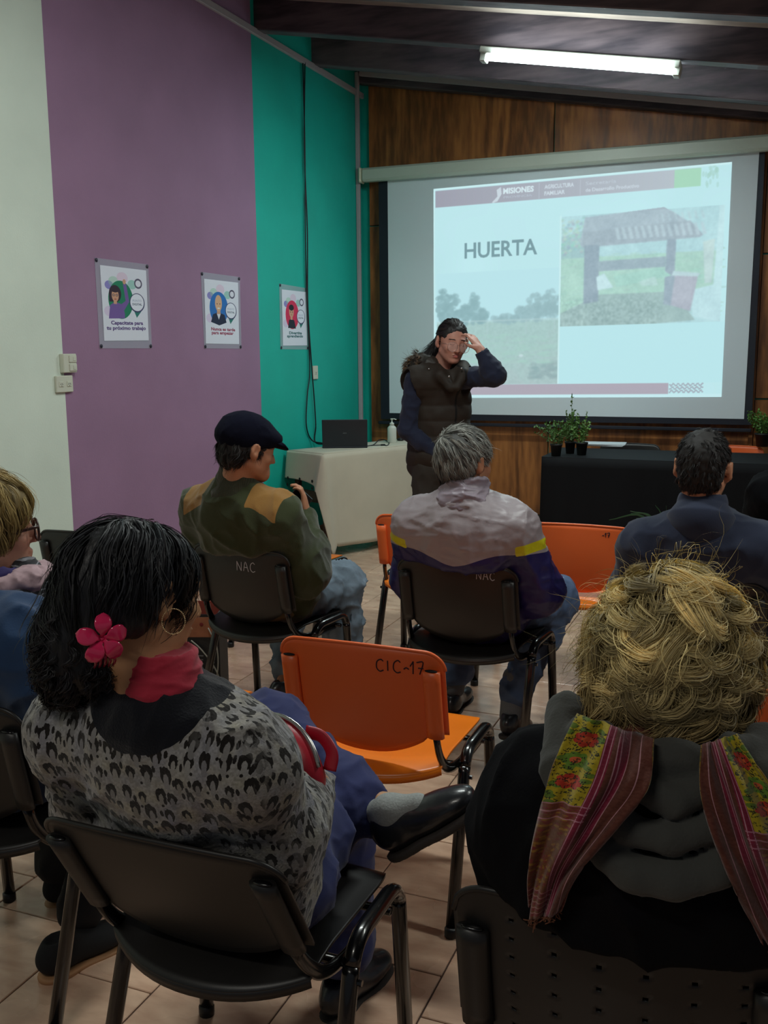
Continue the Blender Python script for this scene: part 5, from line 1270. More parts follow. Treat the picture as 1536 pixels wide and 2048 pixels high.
def sub(f): return lambda u, v: tuple(np.array(f(u, v))-np.array(SC_T.location))
fL_ = scarf_tail(hp([(1190, 1490), (1150, 1560), (1105, 1640), (1065, 1740), (1055, 1835)], [1.25, 1.20, 1.165, 1.145, 1.14]), hp([(1310, 1500), (1300, 1570), (1240, 1650), (1165, 1740), (1125, 1820)], [1.20, 1.135, 1.12, 1.125, 1.13]))
fR_ = scarf_tail(hp([(1470, 1470), (1560, 1600), (1600, 1720), (1640, 1840), (1680, 1960)], [1.24, 1.18, 1.15, 1.13, 1.12]), hp([(1395, 1500), (1402, 1580), (1430, 1680), (1475, 1790), (1530, 1900)], [1.20, 1.135, 1.12, 1.115, 1.11]))
for f in (fL_, fR_):
    o = sheet('scarf_tail', sub(f), SU, SV, .002, m_scarf, SC_T, uv=True)
    for l in o.data.uv_layers[0].data: l.uv = (l.uv[0], 1-l.uv[1])
    fr = MB(); 
    for u in np.linspace(0.02, .98, 34): p = np.array(sub(f)(u, 1.0)); q = np.array(sub(f)(u, SV[-3]))*.5+p*.5; d = p-q; fr.sweep([p, p+d*.6+rng.normal(0, .002, 3), p+d*1.1+rng.normal(0, .004, 3)], .0007, n=4)
    fr.obj('fringe', mat('scarf_thread', srgb(110, 66, 44), .9), SC_T)['kind'] = 'stuff'
nkb = V3(-.12, 1.275, .985); ring = ribbon_ring(nkb, rotx(-.15), .088, .082, 40, lambda a: .008*math.sin(3*a)); V = []
o = MB().sweep(ring-np.array(SC_T.location), .022, .034, n=14, closed=True, ref=(0, 0, 1)).obj('neck_wrap', mat('scarf_brown', srgb(96, 44, 36), .9, var=.3, vscale=30), SC_T, True)
# curly hair
HS = SDF(); HS.ell(TH(0, -.015, .038), V3(.078, .106, .096), HR, .03); HS.ell(TH(0, -.045, -.035), V3(.080, .076, .100), HR, .03); HS.ell(TH(.0, -.052, -.110), V3(.070, .050, .058), HR, .03); HS.ell(TH(-.055, -.01, -.03), V3(.034, .056, .08), HR, .03); HS.ell(TH(.055, -.01, -.03), V3(.034, .056, .08), HR, .03)
HS.ell(TH(0, .14, -.035), V3(.075, .075, .10), HR, .02, True)
lr = np.random.default_rng(5)
for q in dirs(46, lambda d: (d[:, 2] > -.8) & ~((d[:, 1] > .4) & (d[:, 2] < .5)), HR, 77): HS.ell(HC+HR@V3(0, -.02, -.01)+q*V3(.074, .092, .104), lr.uniform(.014, .027), k=.015)
ho = sdf_obj('hair', HS, .007, mat('hair_mass_blonde', srgb(64, 46, 28), .8, var=.3, vscale=30, bump=.8, bscale=60, bdist=.006), Pp, disp=folds(.006, 18, (1, 1, 1), 9))  # dark brown under-mass paints the shade in gaps between locks
ok = lambda d: (d[:, 2] > -.80) & ~((d[:, 1] > .55) & (d[:, 2] < .35))
# big combed-over curls first, then small ones
crown = TH(.0, .10, .10)
CUR = [None]
def flb(P, t):
    d = P-crown; d /= np.linalg.norm(d, axis=-1, keepdims=True); nz = np.stack([vnoise(P, 12, 11), vnoise(P, 12, 12), vnoise(P, 12, 13)], -1); d = d*.9+V3(0, -.15, -.6)+nz*1.0
    N = HS.grad(P); d = d-N*(d*N).sum(-1, keepdims=True); d /= np.linalg.norm(d, axis=-1, keepdims=True)+1e-9; ph = (CUR[0]*(t-.15))[:, None]; return d*np.cos(ph)+np.cross(d, N)*np.sin(ph)
    d = P-crown; d /= np.linalg.norm(d, axis=-1, keepdims=True); nz = np.stack([vnoise(P, 11, 11), vnoise(P, 11, 12), vnoise(P, 11, 13)], -1); return d*.9+V3(0, -.15, -.6)+nz*1.3
top = lin(252, 228, 160); midc = lin(194, 158, 104); dark = lin(86, 58, 34)  # overhead light put into the colour: pale crown, darker lower hair
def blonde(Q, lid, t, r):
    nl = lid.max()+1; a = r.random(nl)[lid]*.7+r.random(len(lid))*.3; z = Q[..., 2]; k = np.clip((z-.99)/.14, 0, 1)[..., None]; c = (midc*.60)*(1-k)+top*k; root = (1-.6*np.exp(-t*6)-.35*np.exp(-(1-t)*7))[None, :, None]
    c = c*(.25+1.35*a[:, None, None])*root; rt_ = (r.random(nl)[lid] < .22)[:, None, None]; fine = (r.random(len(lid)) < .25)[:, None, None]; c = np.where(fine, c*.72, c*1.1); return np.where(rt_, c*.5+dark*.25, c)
rt = HC+np.vstack([dirs(480, ok, HR, 21), dirs(120, lambda d: d[:, 2] > .6, HR, 25)])*.13
CUR[0] = rng.uniform(-.6, .6, len(rt)); P, N, B = march(HS, rt, flb, rng.uniform(.07, .12, len(rt)), 10, (-.004, .004, .006))
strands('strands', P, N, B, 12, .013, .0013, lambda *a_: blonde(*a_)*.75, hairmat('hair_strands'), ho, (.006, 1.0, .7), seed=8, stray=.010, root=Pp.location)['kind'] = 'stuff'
rt = []
for q in dirs(2600, ok, HR, 26)*.12+HC:       # evenly spread big curls
    if all(np.linalg.norm(q-w_) > .0175 for w_ in rt): rt.append(q)
rt = np.array(rt); CUR[0] = np.sign(vnoise(rt, 16, 31)+.001)*rng.uniform(1.3, 3.0, len(rt)); P, N, B = march(HS, rt, flb, rng.uniform(.05, .115, len(rt)), 11, (-.002, .008, .014, .013))
lift = rng.uniform(-.006, .012, len(rt)); P = P+N*lift[:, None, None]*np.sin(np.linspace(0, PI, 12))[None, :, None]
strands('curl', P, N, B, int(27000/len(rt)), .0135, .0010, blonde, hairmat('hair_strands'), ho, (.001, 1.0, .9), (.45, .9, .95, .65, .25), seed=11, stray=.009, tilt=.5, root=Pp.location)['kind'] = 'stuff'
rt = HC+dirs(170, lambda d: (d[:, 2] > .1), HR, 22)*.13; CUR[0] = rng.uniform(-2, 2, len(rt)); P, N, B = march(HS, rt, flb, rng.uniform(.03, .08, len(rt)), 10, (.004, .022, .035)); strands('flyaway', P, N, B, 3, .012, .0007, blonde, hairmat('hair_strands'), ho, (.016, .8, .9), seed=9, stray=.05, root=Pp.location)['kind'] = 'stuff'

# ------------------------------------------------------------------ grey-haired man
Pp = person(-1.0, 3.36, 'grey-haired man in a grey and navy jacket with yellow flashes')
J = dict(pel=(-1.0, 3.38, .55), che=(-.99, 3.25, .80), nk=(-.995, 3.205, .985), sL=(-1.165, 3.22, .885), sR=(-.815, 3.22, .885), eL=(-1.225, 3.32, .66), wL=(-1.08, 3.58, .62), eR=(-.745, 3.30, .66), wR=(-.88, 3.55, .62), hL=(-1.09, 3.42, .53), kL=(-1.20, 3.84, .52), aL=(-1.19, 3.72, .12), hR=(-.90, 3.42, .53), kR=(-.765, 3.72, .53), aR=(-.885, 3.47, .13))
HC = V3(-1.0, 3.245, 1.115); HR = hrot(30, -3, 0)
S = SDF(); torso(S, J, -.03); TH = head(S, HC, HR, .98); S.cone(TH(0, -.03, -.05), J['nk'], .058, .062, .03); S.cone(J['nk'], (-1.0, 3.22, .9), .06, .07, .04)
for q, sd in (('L', -1), ('R', 1)): arm(S, J, q, t=-.01); hand(S, J['w'+q], (.3*-sd, .7, -.3), (0, 0, -1), .7, -sd); leg(S, J, q, t=-.015)
sitclip(S, -1.0, 3.40, 5); sdf_obj('body', S, .0088, sk_tan, Pp)
navyz = lambda V: .785+.03*np.exp(-((V[:, 0]+1.0)/.10)**2)*-1+.012-V[:, 2]+(.018)*np.minimum(np.abs(V[:, 0]+1.0)/.15, 1)
yel = lambda V: np.minimum(.018-np.abs(V[:, 2]-.826-(np.abs(V[:, 0]+.99)-.2)*.25), np.abs(V[:, 0]+.99)-.198)
m_jk = zoned('shell_jacket', srgb(150, 140, 144), [('navy', srgb(34, 28, 84)), ('yellow', srgb(196, 190, 20))], .42, .25, 90, spec=.45, bdist=.002)
S = SDF(); torso(S, J, .020, 1.14, 1.14, .055); S.ell((-1.0, 3.33, .60), (.20, .155, .14), k=.06)
for q in 'LR': arm(S, J, q, (.078, .078, .066, .042), .004, .05)
f1 = folds(.012, 7, (1.2, 1, .8), 12); f2 = folds(.005, 18, (.5, 1, 1.8), 13)
sitclip(S, -1.0, 3.40, 5); sdf_obj('jacket', S, .0075, m_jk, Pp, disp=lambda V: f1(V)+f2(V), attrs={'navy': navyz, 'yellow': yel})
S = SDF(); c0 = V3(-.995, 3.212, .995); S.cone(c0+V3(0, -.004, -.01), c0+V3(.005, .01, .040), .100, .080, .02); S.ell(c0+V3(.01, .015, .09), (.066, .068, .06), k=.01, sub=True); sdf_obj('collar', S, .005, mat('collar_grey', srgb(138, 126, 136), .45), Pp, disp=folds(.010, 18, (.6, .6, 2.2), 15))
S = SDF(); S.ell(J['pel'], (.17, .14, .10), k=.05); leg(S, dict(hR=J['hR'], kR=J['kR'], aR=(-.878, 3.50, .19)), 'R', (.090, .074, .062), .0, .05); leg(S, dict(hL=J['hL'], kL=J['kL'], aL=(-1.19, 3.74, .16)), 'L', (.09, .074, .068), .0, .05); sitclip(S, -1.0, 3.40, 5); sdf_obj('jeans', S, .010, m_jean, Pp, disp=folds(.014, 13, (1, 1, 1), 16))
for q in 'LR': S = SDF(); a = V3(*J['a'+q]); S.chain([a+V3(0, .05, .12), a+V3(0, 0, -.02)], [.045, .042], .02); sdf_obj('sock', S, .006, mat('sock_dark', srgb(104, 106, 108), .95, bump=.5, bscale=300), Pp)
shoe(Pp, 'shoe', (-.885, 3.40, .055), (-.865, 3.63, .0), (0, .25, 1), m_shoe, m_sole); shoe(Pp, 'shoe', (-1.19, 3.66, .0), (-1.20, 3.92, .0), (0, 0, 1), m_shoe, m_sole)
HS = SDF(); HS.ell(TH(0, -.018, .034), V3(.082, .100, .092), HR, .03); HS.ell(TH(0, -.055, -.02), V3(.072, .052, .07), HR, .03); HS.ell(TH(0, .135, -.05), V3(.12, .10, .12), HR, .01, True)
for q in (-1, 1): HS.ell(TH(q*.09, .01, -.01), V3(.03, .032, .042), HR, .01, True)
ho = sdf_obj('hair', HS, .005, mat('hair_mass_grey', srgb(70, 70, 68), .7), Pp, disp=folds(.004, 40, (1, 1, .4), 17))
whorl = TH(-.025, -.085, .085); wl = whorl*1; ok = lambda d: (d[:, 2] > -.75) & ~((d[:, 1] > .62) & (d[:, 2] < .72))
def flg(P, t): d = P-whorl; d /= np.linalg.norm(d, axis=-1, keepdims=True); return d*1.2+HR@V3(.1, .35, -.35)+.35*np.stack([vnoise(P, 30, 1), vnoise(P, 30, 2), vnoise(P, 30, 3)], -1)
rt = np.vstack([HC+dirs(560, ok, HR, 31)*.1, wl+np.random.default_rng(2).normal(0, .012, (50, 3))]); P, N, B = march(HS, rt, flg, rng.uniform(.04, .075, len(rt)), 7, (0, .003, .004, .001))
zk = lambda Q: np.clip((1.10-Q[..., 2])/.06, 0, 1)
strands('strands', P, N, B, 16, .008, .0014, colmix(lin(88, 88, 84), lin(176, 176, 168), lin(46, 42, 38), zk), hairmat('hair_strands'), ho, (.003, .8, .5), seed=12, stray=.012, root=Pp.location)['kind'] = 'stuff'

# ------------------------------------------------------------------ man in the flat cap
Pp = person(-1.85, 3.33, 'man in a dark flat cap and olive jumper with tan shoulder patches')
J = dict(pel=(-1.84, 3.34, .55), che=(-1.875, 3.20, .82), nk=(-1.87, 3.14, .99), sL=(-2.07, 3.21, .895), sR=(-1.70, 3.16, .895), eL=(-2.13, 3.34, .66), wL=(-1.90, 3.55, .70), eR=(-1.635, 3.25, .665), wR=(-1.715, 3.42, .845), hL=(-1.93, 3.40, .53), kL=(-1.98, 3.82, .52), aL=(-1.89, 3.52, .12), hR=(-1.75, 3.38, .53), kR=(-1.655, 3.62, .53), aR=(-1.66, 3.60, .12))
HC = V3(-1.815, 3.15, 1.145); HR = hrot(37, -12, 0)
S = SDF(); torso(S, J, -.03); TH = head(S, HC, HR, 1.0); S.cone(TH(0, -.03, -.05), J['nk'], .056, .06, .03); S.cone(J['nk'], (-1.87, 3.17, .9), .06, .07, .04); S.ell(TH(0, .07, -.088), V3(.035, .03, .028), HR, .015)
for q, sd in (('L', -1), ('R', 1)): arm(S, J, q, t=-.01); leg(S, J, q, t=-.015)
hand(S, J['wR'], (-.15, .05, 1), (-.5, -.2, .1), .95, -1); hand(S, J['wL'], (.7, .3, .2), (0, -.3, 1), .7, 1)
sitclip(S, -1.84, 3.36, 8); sdf_obj('body', S, .0075, sk_tan, Pp)
Rt_ = frame(J['pel'], J['che'], J['nk'], J['sL'], J['sR']); nk = V3(*J['nk'])
def patch(V):
    q = (V-nk)@Rt_; ax = np.abs(q[:, 0]); return np.minimum(np.minimum(ax-.098, .215-ax), q[:, 2]+.012+(ax-.098)*.55)
m_olv = zoned('olive_knit', srgb(52, 58, 34), [('patch', srgb(140, 102, 52))], .95, .7, 330, .25, .2, bdist=.0012)
S = SDF(); torso(S, J, .016, 1.14, 1.12, .055); S.ell((-1.85, 3.32, .60), (.20, .155, .14), k=.06)
for q in 'LR': arm(S, J, q, (.076, .078, .064, .042), .004, .05)
f1 = folds(.013, 9, (1, 1, .9), 22); sitclip(S, -1.84, 3.36, 8); sdf_obj('jumper', S, .0075, m_olv, Pp, disp=f1, attrs={'patch': patch})
S = SDF(); c0 = nk+V3(.0, .005, -.02); S.cone(c0, c0+V3(.01, .01, .075), .098, .078, .02); S.ell(c0+V3(.015, .02, .125), (.068, .07, .062), k=.01, sub=True); S.ell(c0+V3(.07, .05, .10), (.05, .05, .05), k=.02, sub=True)
m_rib = NT('ribbed_collar'); setp(m_rib.b, .95, sheen=.2); m_rib.b.inputs['Base Color'].default_value = srgb(48, 50, 32); tc = m_rib.new('ShaderNodeTexCoord'); wv = m_rib.new('ShaderNodeTexWave', bands_direction='X', i_Scale=60.0); m_rib.link(tc.outputs['Object'], wv.inputs[0]); bp = m_rib.new('ShaderNodeBump', i_Strength=.5, i_Distance=.003); m_rib.link(wv.outputs[1], bp.inputs['Height']); m_rib.link(bp.outputs[0], m_rib.b.inputs['Normal'])
sdf_obj('collar', S, .005, m_rib.m, Pp, disp=folds(.006, 16, (.7, .7, 1), 23))
S = SDF(); S.ell(V3(-1.845, 3.30, .50), (.17, .15, .05), k=.03); sitclip(S, -1.84, 3.36, 8); sdf_obj('shirt_tail', S, .008, mat('tan_shirt', srgb(112, 96, 68), .9), Pp)
S = SDF(); S.ell(J['pel'], (.17, .14, .10), k=.05); leg(S, dict(hR=J['hR'], kR=J['kR'], aR=(-1.65, 3.61, .14)), 'R', (.098, .086, .066), .0, .05); leg(S, dict(hL=J['hL'], kL=J['kL'], aL=(-1.90, 3.56, .16)), 'L', (.09, .078, .066), .0, .05); sitclip(S, -1.84, 3.36, 8); sdf_obj('jeans', S, .009, m_jean2, Pp, disp=folds(.018, 13, (1, 1, 1), 24))
shoe(Pp, 'shoe', (-1.90, 3.43, .05), (-1.80, 3.64, .0), (0, .2, 1), m_shoe, m_sole); shoe(Pp, 'shoe', (-1.66, 3.56, .0), (-1.60, 3.81, .0), (0, 0, 1), m_shoe, m_sole)
# cap
m_cap = mat('navy_felt', srgb(10, 12, 28), .97, spec=.15, bump=.4, bscale=300, bdist=.0008); S = SDF(); S.ell(TH(0, -.022, .045), V3(.091, .114, .082), HR, .02); S.ell(TH(0, -.02, .080), V3(.080, .085, .052), HR, .03); S.ell(TH(0, .055, .050), V3(.074, .070, .040), HR, .03)
S.box(TH(0, -.02, -.062), V3(.15, .17, .06), HR@rotx(.16), .01, .012, True); S.ell(TH(0, .02, -.06), V3(.075, .11, .085), HR, .01, True); sdf_obj('flat_cap', S, .0045, m_cap, Pp, disp=folds(.003, 18, (1, 1, 1), 25))
S = SDF(); S.ell(TH(0, .118, .032), V3(.056, .040, .009), HR@rotx(-.35), .01); S.ell(TH(0, .09, .036), V3(.066, .035, .012), HR@rotx(-.2), .02); sdf_obj('cap_peak', S, .003, m_cap, Pp)
HS = SDF(); HS.ell(TH(0, -.018, .02), V3(.079, .098, .080), HR, .03); HS.ell(TH(0, -.06, -.03), V3(.066, .048, .055), HR, .03); HS.ell(TH(0, .125, -.05), V3(.12, .10, .12), HR, .01, True)
for q in (-1, 1): HS.ell(TH(q*.09, .01, -.01), V3(.03, .032, .042), HR, .01, True)
ho = sdf_obj('hair', HS, .005, mat('hair_mass_dark', srgb(24, 21, 20), .7), Pp, disp=folds(.004, 40, (1, 1, .4), 27))
rt = HC+dirs(240, lambda d: (d[:, 2] < .15) & (d[:, 2] > -.75) & (d[:, 1] < .4), HR, 33)*.1; P, N, B = march(HS, rt, lambda P, t: V3(0, -.2, -1)+.5*np.stack([vnoise(P, 30, 1), vnoise(P, 30, 2), vnoise(P, 30, 3)], -1), .035, 6, (0, .004, .006)); strands('strands', P, N, B, 14, .006, .0012, colmix(lin(16, 14, 14), lin(48, 42, 40)), hairmat('hair_strands'), ho, (.004, .8, .5), seed=13, stray=.015, root=Pp.location)['kind'] = 'stuff'
# phone in his raised hand
ph = V3(*J['wR'])+V3(-.04, .03, .070); t = MB().box((0, 0, 0), (.004, .034, .055), bev=.003).obj('phone', mat('phone_black', srgb(10, 10, 12), .2)); t.location = ph; t.rotation_euler = (.9, .15, -.4); tag(t, 'dark phone held up by the man in the flat cap', 'phone')

# ------------------------------------------------------------------ man in the navy polo
Pp = person(-.22, 3.36, 'dark-haired man in a navy polo shirt seen from behind at the right')
J = dict(pel=(-.21, 3.38, .55), che=(-.205, 3.29, .80), nk=(-.205, 3.24, .955), sL=(-.385, 3.25, .852), sR=(-.02, 3.25, .866), eL=(-.43, 3.34, .66), wL=(-.28, 3.6, .62), eR=(.03, 3.34, .66), wR=(-.1, 3.6, .62), hL=(-.30, 3.42, .53), kL=(-.34, 3.84, .52), aL=(-.33, 3.80, .1), hR=(-.12, 3.42, .53), kR=(-.08, 3.84, .52), aR=(-.09, 3.80, .1))
HC = V3(-.208, 3.26, 1.122); HR = hrot(4, -4, 2)
S = SDF(); torso(S, J, -.03); TH = head(S, HC, HR, 1.0); S.cone(TH(0, -.03, -.05), J['nk'], .056, .06, .03); S.cone(J['nk'], (-.205, 3.25, .9), .06, .07, .04)
for q, sd in (('L', -1), ('R', 1)): arm(S, J, q, t=-.01); hand(S, J['w'+q], (.3*-sd, .7, -.3), (0, 0, -1), .7, -sd); leg(S, J, q, t=-.015)
sitclip(S, -.22, 3.42, 0); sdf_obj('body', S, .0088, sk_tan, Pp)
S = SDF(); torso(S, J, .014, 1.16, 1.1, .055); S.ell((-.21, 3.34, .60), (.20, .15, .14), k=.06)
for q in 'LR': arm(S, J, q, (.076, .072, .058, .036), .004, .05)
m_polo = mat('navy_pique', srgb(24, 34, 58), .9, sheen=.15, bump=.5, bscale=380, bdist=.0008); sitclip(S, -.22, 3.42, 0); sdf_obj('polo_shirt', S, .008, m_polo, Pp, disp=folds(.012, 9, (1, 1, .9), 32))
S = SDF(); c0 = V3(-.205, 3.232, .972); S.cone(c0+V3(0, -.006, -.008), c0+V3(0, .012, .030), .108, .080, .015); S.ell(c0+V3(0, .02, .075), (.066, .07, .05), k=.008, sub=True); sdf_obj('collar', S, .0045, m_polo, Pp)
trousers(Pp, J, clip=(-.22, 3.42, 0), m= m_jean, res=.012)
for q in 'LR': a = V3(*J['a'+q]); shoe(Pp, 'shoe', (a[0], a[1]-.06, 0), (a[0], a[1]+.19, 0), (0, 0, 1), m_shoe, m_sole, laces=False)
HS = SDF(); HS.ell(TH(0, -.018, .034), V3(.077, .098, .090), HR, .03); HS.ell(TH(0, -.055, -.025), V3(.068, .050, .065), HR, .03); HS.ell(TH(0, .135, -.05), V3(.12, .10, .12), HR, .01, True)
for q in (-1, 1): HS.ell(TH(q*.094, -.008, -.008), V3(.026, .036, .044), HR, .01, True)
ho = sdf_obj('hair', HS, .005, mat('hair_mass_dark', None), Pp, disp=folds(.003, 50, (1, 1, 1), 37)); whorl = TH(.01, -.08, .09)
rt = HC+dirs(520, lambda d: (d[:, 2] > -.75) & ~((d[:, 1] > .62) & (d[:, 2] < .72)), HR, 34)*.1; q_ = (rt-HC)@HR; rt = rt[~((np.abs(q_[:, 0]) > .070) & (q_[:, 2] < .02))]; P, N, B = march(HS, rt, lambda P, t: (P-whorl)*8+V3(0, .1, -.3)+.5*np.stack([vnoise(P, 40, 1), vnoise(P, 40, 2), vnoise(P, 40, 3)], -1), .022, 5, (0, .004, .004)); strands('strands', P, N, B, 12, .007, .0013, colmix(lin(16, 15, 16), lin(52, 48, 48)), hairmat('hair_strands'), ho, (.002, .6, .5), seed=14, stray=.006, root=Pp.location)['kind'] = 'stuff'

# ------------------------------------------------------------------ glasses helper
def glasses(par, T, HR, rx, rz, mrim, gap=.033, y=.100, z=.0, lensm=None, th=.0016, name='glasses', label='glasses', sun=False, temple=.13):
    t = empty('glasses', tuple(T(0, y, z))); tag(t, label, 'glasses'); o = np.array(t.location); n = HR[:, 1]; rr = HR[:, 0]; uu = HR[:, 2]
    for q in (-1, 1):
        c = np.array(T(q*gap, y-.004, z-.004))-o; ring = []
        for a in np.linspace(0, 2*PI, 37)[:-1]: e = 1.0; ring.append(c+rr*rx*math.copysign(abs(math.cos(a))**.85, math.cos(a))+uu*rz*math.copysign(abs(math.sin(a))**.9, math.sin(a))*(1.06 if math.sin(a) < 0 else .94))
        rim = MB().sweep(np.array(ring), th, n=8, closed=True, ref=n).obj('rim', mrim, t, True)
        if lensm: mesh_obj('lens', ring, [list(range(36))], lensm, rim)
        MB().sweep(spline([c+rr*q*rx*1.0+uu*rz*.35, c+rr*q*(rx+.010)-n*.01+uu*rz*.4, c+rr*q*(rx+.015)-n*.05+uu*.006, c+rr*q*(rx+.014)-n*(temple-.02)+uu*.0, c+rr*q*(rx+.010)-n*temple-uu*.02], 5), th*.9, th*1.3, n=6).obj('temple', mrim, t, True)
    MB().sweep(spline([np.array(T(-(gap-rx), y-.004, z+.004))-o, np.array(T(0, y+.004, z+.008))-o, np.array(T(gap-rx, y-.004, z+.004))-o], 5), th, n=8).obj('bridge', mrim, t, True)
    return t
m_lens = mat('clear_lens', (1, 1, 1, 1), .05, alpha=.12, spec=.8)

# ------------------------------------------------------------------ woman in the blue coat, left edge
Pp = person(-1.72, 1.68, 'blonde woman in a blue coat and glasses at the left edge of the picture')
J = dict(pel=(-1.72, 1.68, .55), che=(-1.69, 1.60, .82), nk=(-1.66, 1.60, .985), sL=(-1.86, 1.66, .89), sR=(-1.49, 1.58, .88), eL=(-1.92, 1.78, .66), wL=(-1.76, 2.0, .62), eR=(-1.43, 1.66, .65), wR=(-1.50, 1.92, .62), hL=(-1.80, 1.74, .53), kL=(-1.76, 2.03, .52), aL=(-1.78, 1.97, .1), hR=(-1.62, 1.72, .53), kR=(-1.52, 1.99, .52), aR=(-1.56, 1.80, .12))
HC = V3(-1.655, 1.675, 1.105); HR = hrot(38, 3, 0)
S = SDF(); torso(S, J, -.03); TH = head(S, HC, HR, 1.0, female=True); S.cone(TH(0, -.03, -.05), J['nk'], .052, .058, .03); S.ell(TH(0, .045, -.092), V3(.045, .04, .026), HR, .02); S.cone(J['nk'], (-1.67, 1.62, .9), .06, .07, .04)
for q, sd in (('L', -1), ('R', 1)): arm(S, J, q, t=-.01); hand(S, J['w'+q], (.3*-sd, .7, -.3), (0, 0, -1), .7, -sd); leg(S, J, q, t=-.015)
sitclip(S, -1.66, 1.72, 0); sdf_obj('body', S, .0066, sk_fair, Pp)
S = SDF(); torso(S, J, .018, 1.16, 1.12, .055); S.ell((-1.70, 1.68, .58), (.21, .17, .15), k=.06)
for q in 'LR': arm(S, J, q, (.078, .074, .062, .042), .006, .05)
m_blue = mat('blue_wool', srgb(26, 58, 96), .9, sheen=.25, var=.1, vscale=12, bump=.4, bscale=220, bdist=.001); sitclip(S, -1.66, 1.72, 0); sdf_obj('coat', S, .009, m_blue, Pp, disp=folds(.018, 8, (1, 1, .8), 42))
S = SDF(); c0 = V3(-1.635, 1.62, .975); S.cone(c0, c0+V3(.01, .01, .03), .098, .084, .02); S.ell(c0+V3(.02, .02, .08), (.066, .066, .06), k=.01, sub=True); sdf_obj('collar', S, .006, mat('violet_lining', srgb(48, 36, 96), .8), Pp, disp=folds(.008, 18, (1, 1, 1), 43))
def stripe_mat():
    s = NT('striped_scarf'); setp(s.b, .85, sheen=.2); tc = s.new('ShaderNodeTexCoord'); w = s.new('ShaderNodeTexWave', bands_direction='Z', i_Scale=26.0, i_Distortion=4.0); s.link(tc.outputs['Object'], w.inputs[0])
    rp = s.new('ShaderNodeValToRGB'); e = rp.color_ramp.elements; e[0].position = .86; e[0].color = srgb(18, 20, 28); e[1].position = .9; e[1].color = srgb(130, 132, 140); s.link(w.outputs[1], rp.inputs[0]); s.link(rp.outputs[0], s.b.inputs['Base Color']); return s.m
sct = empty('scarf', (-1.60, 1.66, .96)); tag(sct, 'dark scarf with thin white stripes around the neck of the woman in blue', 'scarf')
S = SDF(); fr_ = HR[:, 1]; a = V3(-1.60, 1.665, .965)
S.chain([a+fr_*.05+V3(0, 0, .02), a+fr_*.095+V3(0, 0, -.03), a+fr_*.10+V3(.01, 0, -.10), a+fr_*.09+V3(.02, .0, -.17)], [.05, .045, .038, .03], .03); S.cone(a+V3(.05, -.05, .0), a+fr_*.08+V3(.01, -.01, -.02), .035, .04, .03); S.cone(a+V3(-.07, .03, .0), a+fr_*.08, .035, .04, .03)
sdf_obj('scarf_wrap', S, .005, stripe_mat(), sct, disp=folds(.010, 20, (1, 1, 1.6), 45))
S = SDF(); S.chain([a+V3(.05, -.065, .035), a+fr_*.04+HR[:, 0]*.06+V3(0, 0, .035), a+fr_*.085+V3(0, 0, .030), a+fr_*.04-HR[:, 0]*.06+V3(0, 0, .03)], [.024, .026, .024, .024], .02); sdf_obj('scarf_fold', S, .004, mat('pink_scarf_cloth', srgb(178, 150, 156), .9, var=.25, vscale=40), sct, disp=folds(.006, 30, (1, 1, 1), 46))
trousers(Pp, J, clip=(-1.66, 1.72, 0), m= mat('black_trouser', None), res=.012)
shoe(Pp, 'shoe', (-1.57, 1.66, .01), (-1.50, 1.91, .0), (0, 0, 1), mat('black_canvas', srgb(18, 18, 20), .9), mat('tan_sole', srgb(166, 122, 84), .7), w=.046, sole=.03, laces=False); shoe(Pp, 'shoe', (-1.78, 1.93, .0), (-1.76, 2.18, .0), (0, 0, 1), mat('black_canvas', None), mat('tan_sole', None), sole=.03, laces=False)
HS = SDF(); HS.ell(TH(0, -.018, .040), V3(.094, .112, .098), HR, .03); HS.ell(TH(0, -.05, -.03), V3(.084, .06, .075), HR, .04); HS.ell(TH(.045, .03, .06), V3(.045, .055, .045), HR, .03); HS.ell(TH(0, .150, -.055), V3(.12, .10, .11), HR, .02, True); HS.ell(TH(.10, .01, -.045), V3(.04, .04, .04), HR, .015, True)
ho = sdf_obj('hair', HS, .006, mat('hair_mass_blonde2', srgb(112, 94, 54), .7), Pp, disp=folds(.005, 30, (1, 1, .4), 47)); cr_ = TH(0, -.03, .13)
def fl2(P, t): d = P-cr_; d /= np.linalg.norm(d, axis=-1, keepdims=True); return d+V3(0, 0, -.7)+.25*np.stack([vnoise(P, 22, 1), vnoise(P, 22, 2), vnoise(P, 22, 3)], -1)
rt = HC+dirs(460, lambda d: (d[:, 2] > -.5) & ~((d[:, 1] > .55) & (d[:, 2] < .5)), HR, 41)*.12; P, N, B = march(HS, rt, fl2, rng.uniform(.06, .11, len(rt)), 9, (0, .006, .008, .004))
strands('strands', P, N, B, 15, .010, .0015, colmix(lin(120, 98, 54), lin(206, 180, 118)), hairmat('hair_strands'), ho, (.004, .8, .6), seed=15, stray=.012, root=Pp.location)['kind'] = 'stuff'
glasses(Pp, TH, HR, .027, .025, mat('tortoise_rim', srgb(58, 34, 30), .3), gap=.033, y=.108, z=-.004, lensm=mat('tinted_lens', srgb(90, 60, 56), .05, alpha=.35), th=.003, label='large brown-rimmed glasses worn by the woman in blue')
e_ = MB().ell((0, 0, 0), (.0035,)*3).obj('earring', m_silver); e_.location = TH(.083, -.006, -.046); tag(e_, 'tiny silver stud earring of the woman in blue', 'earring')

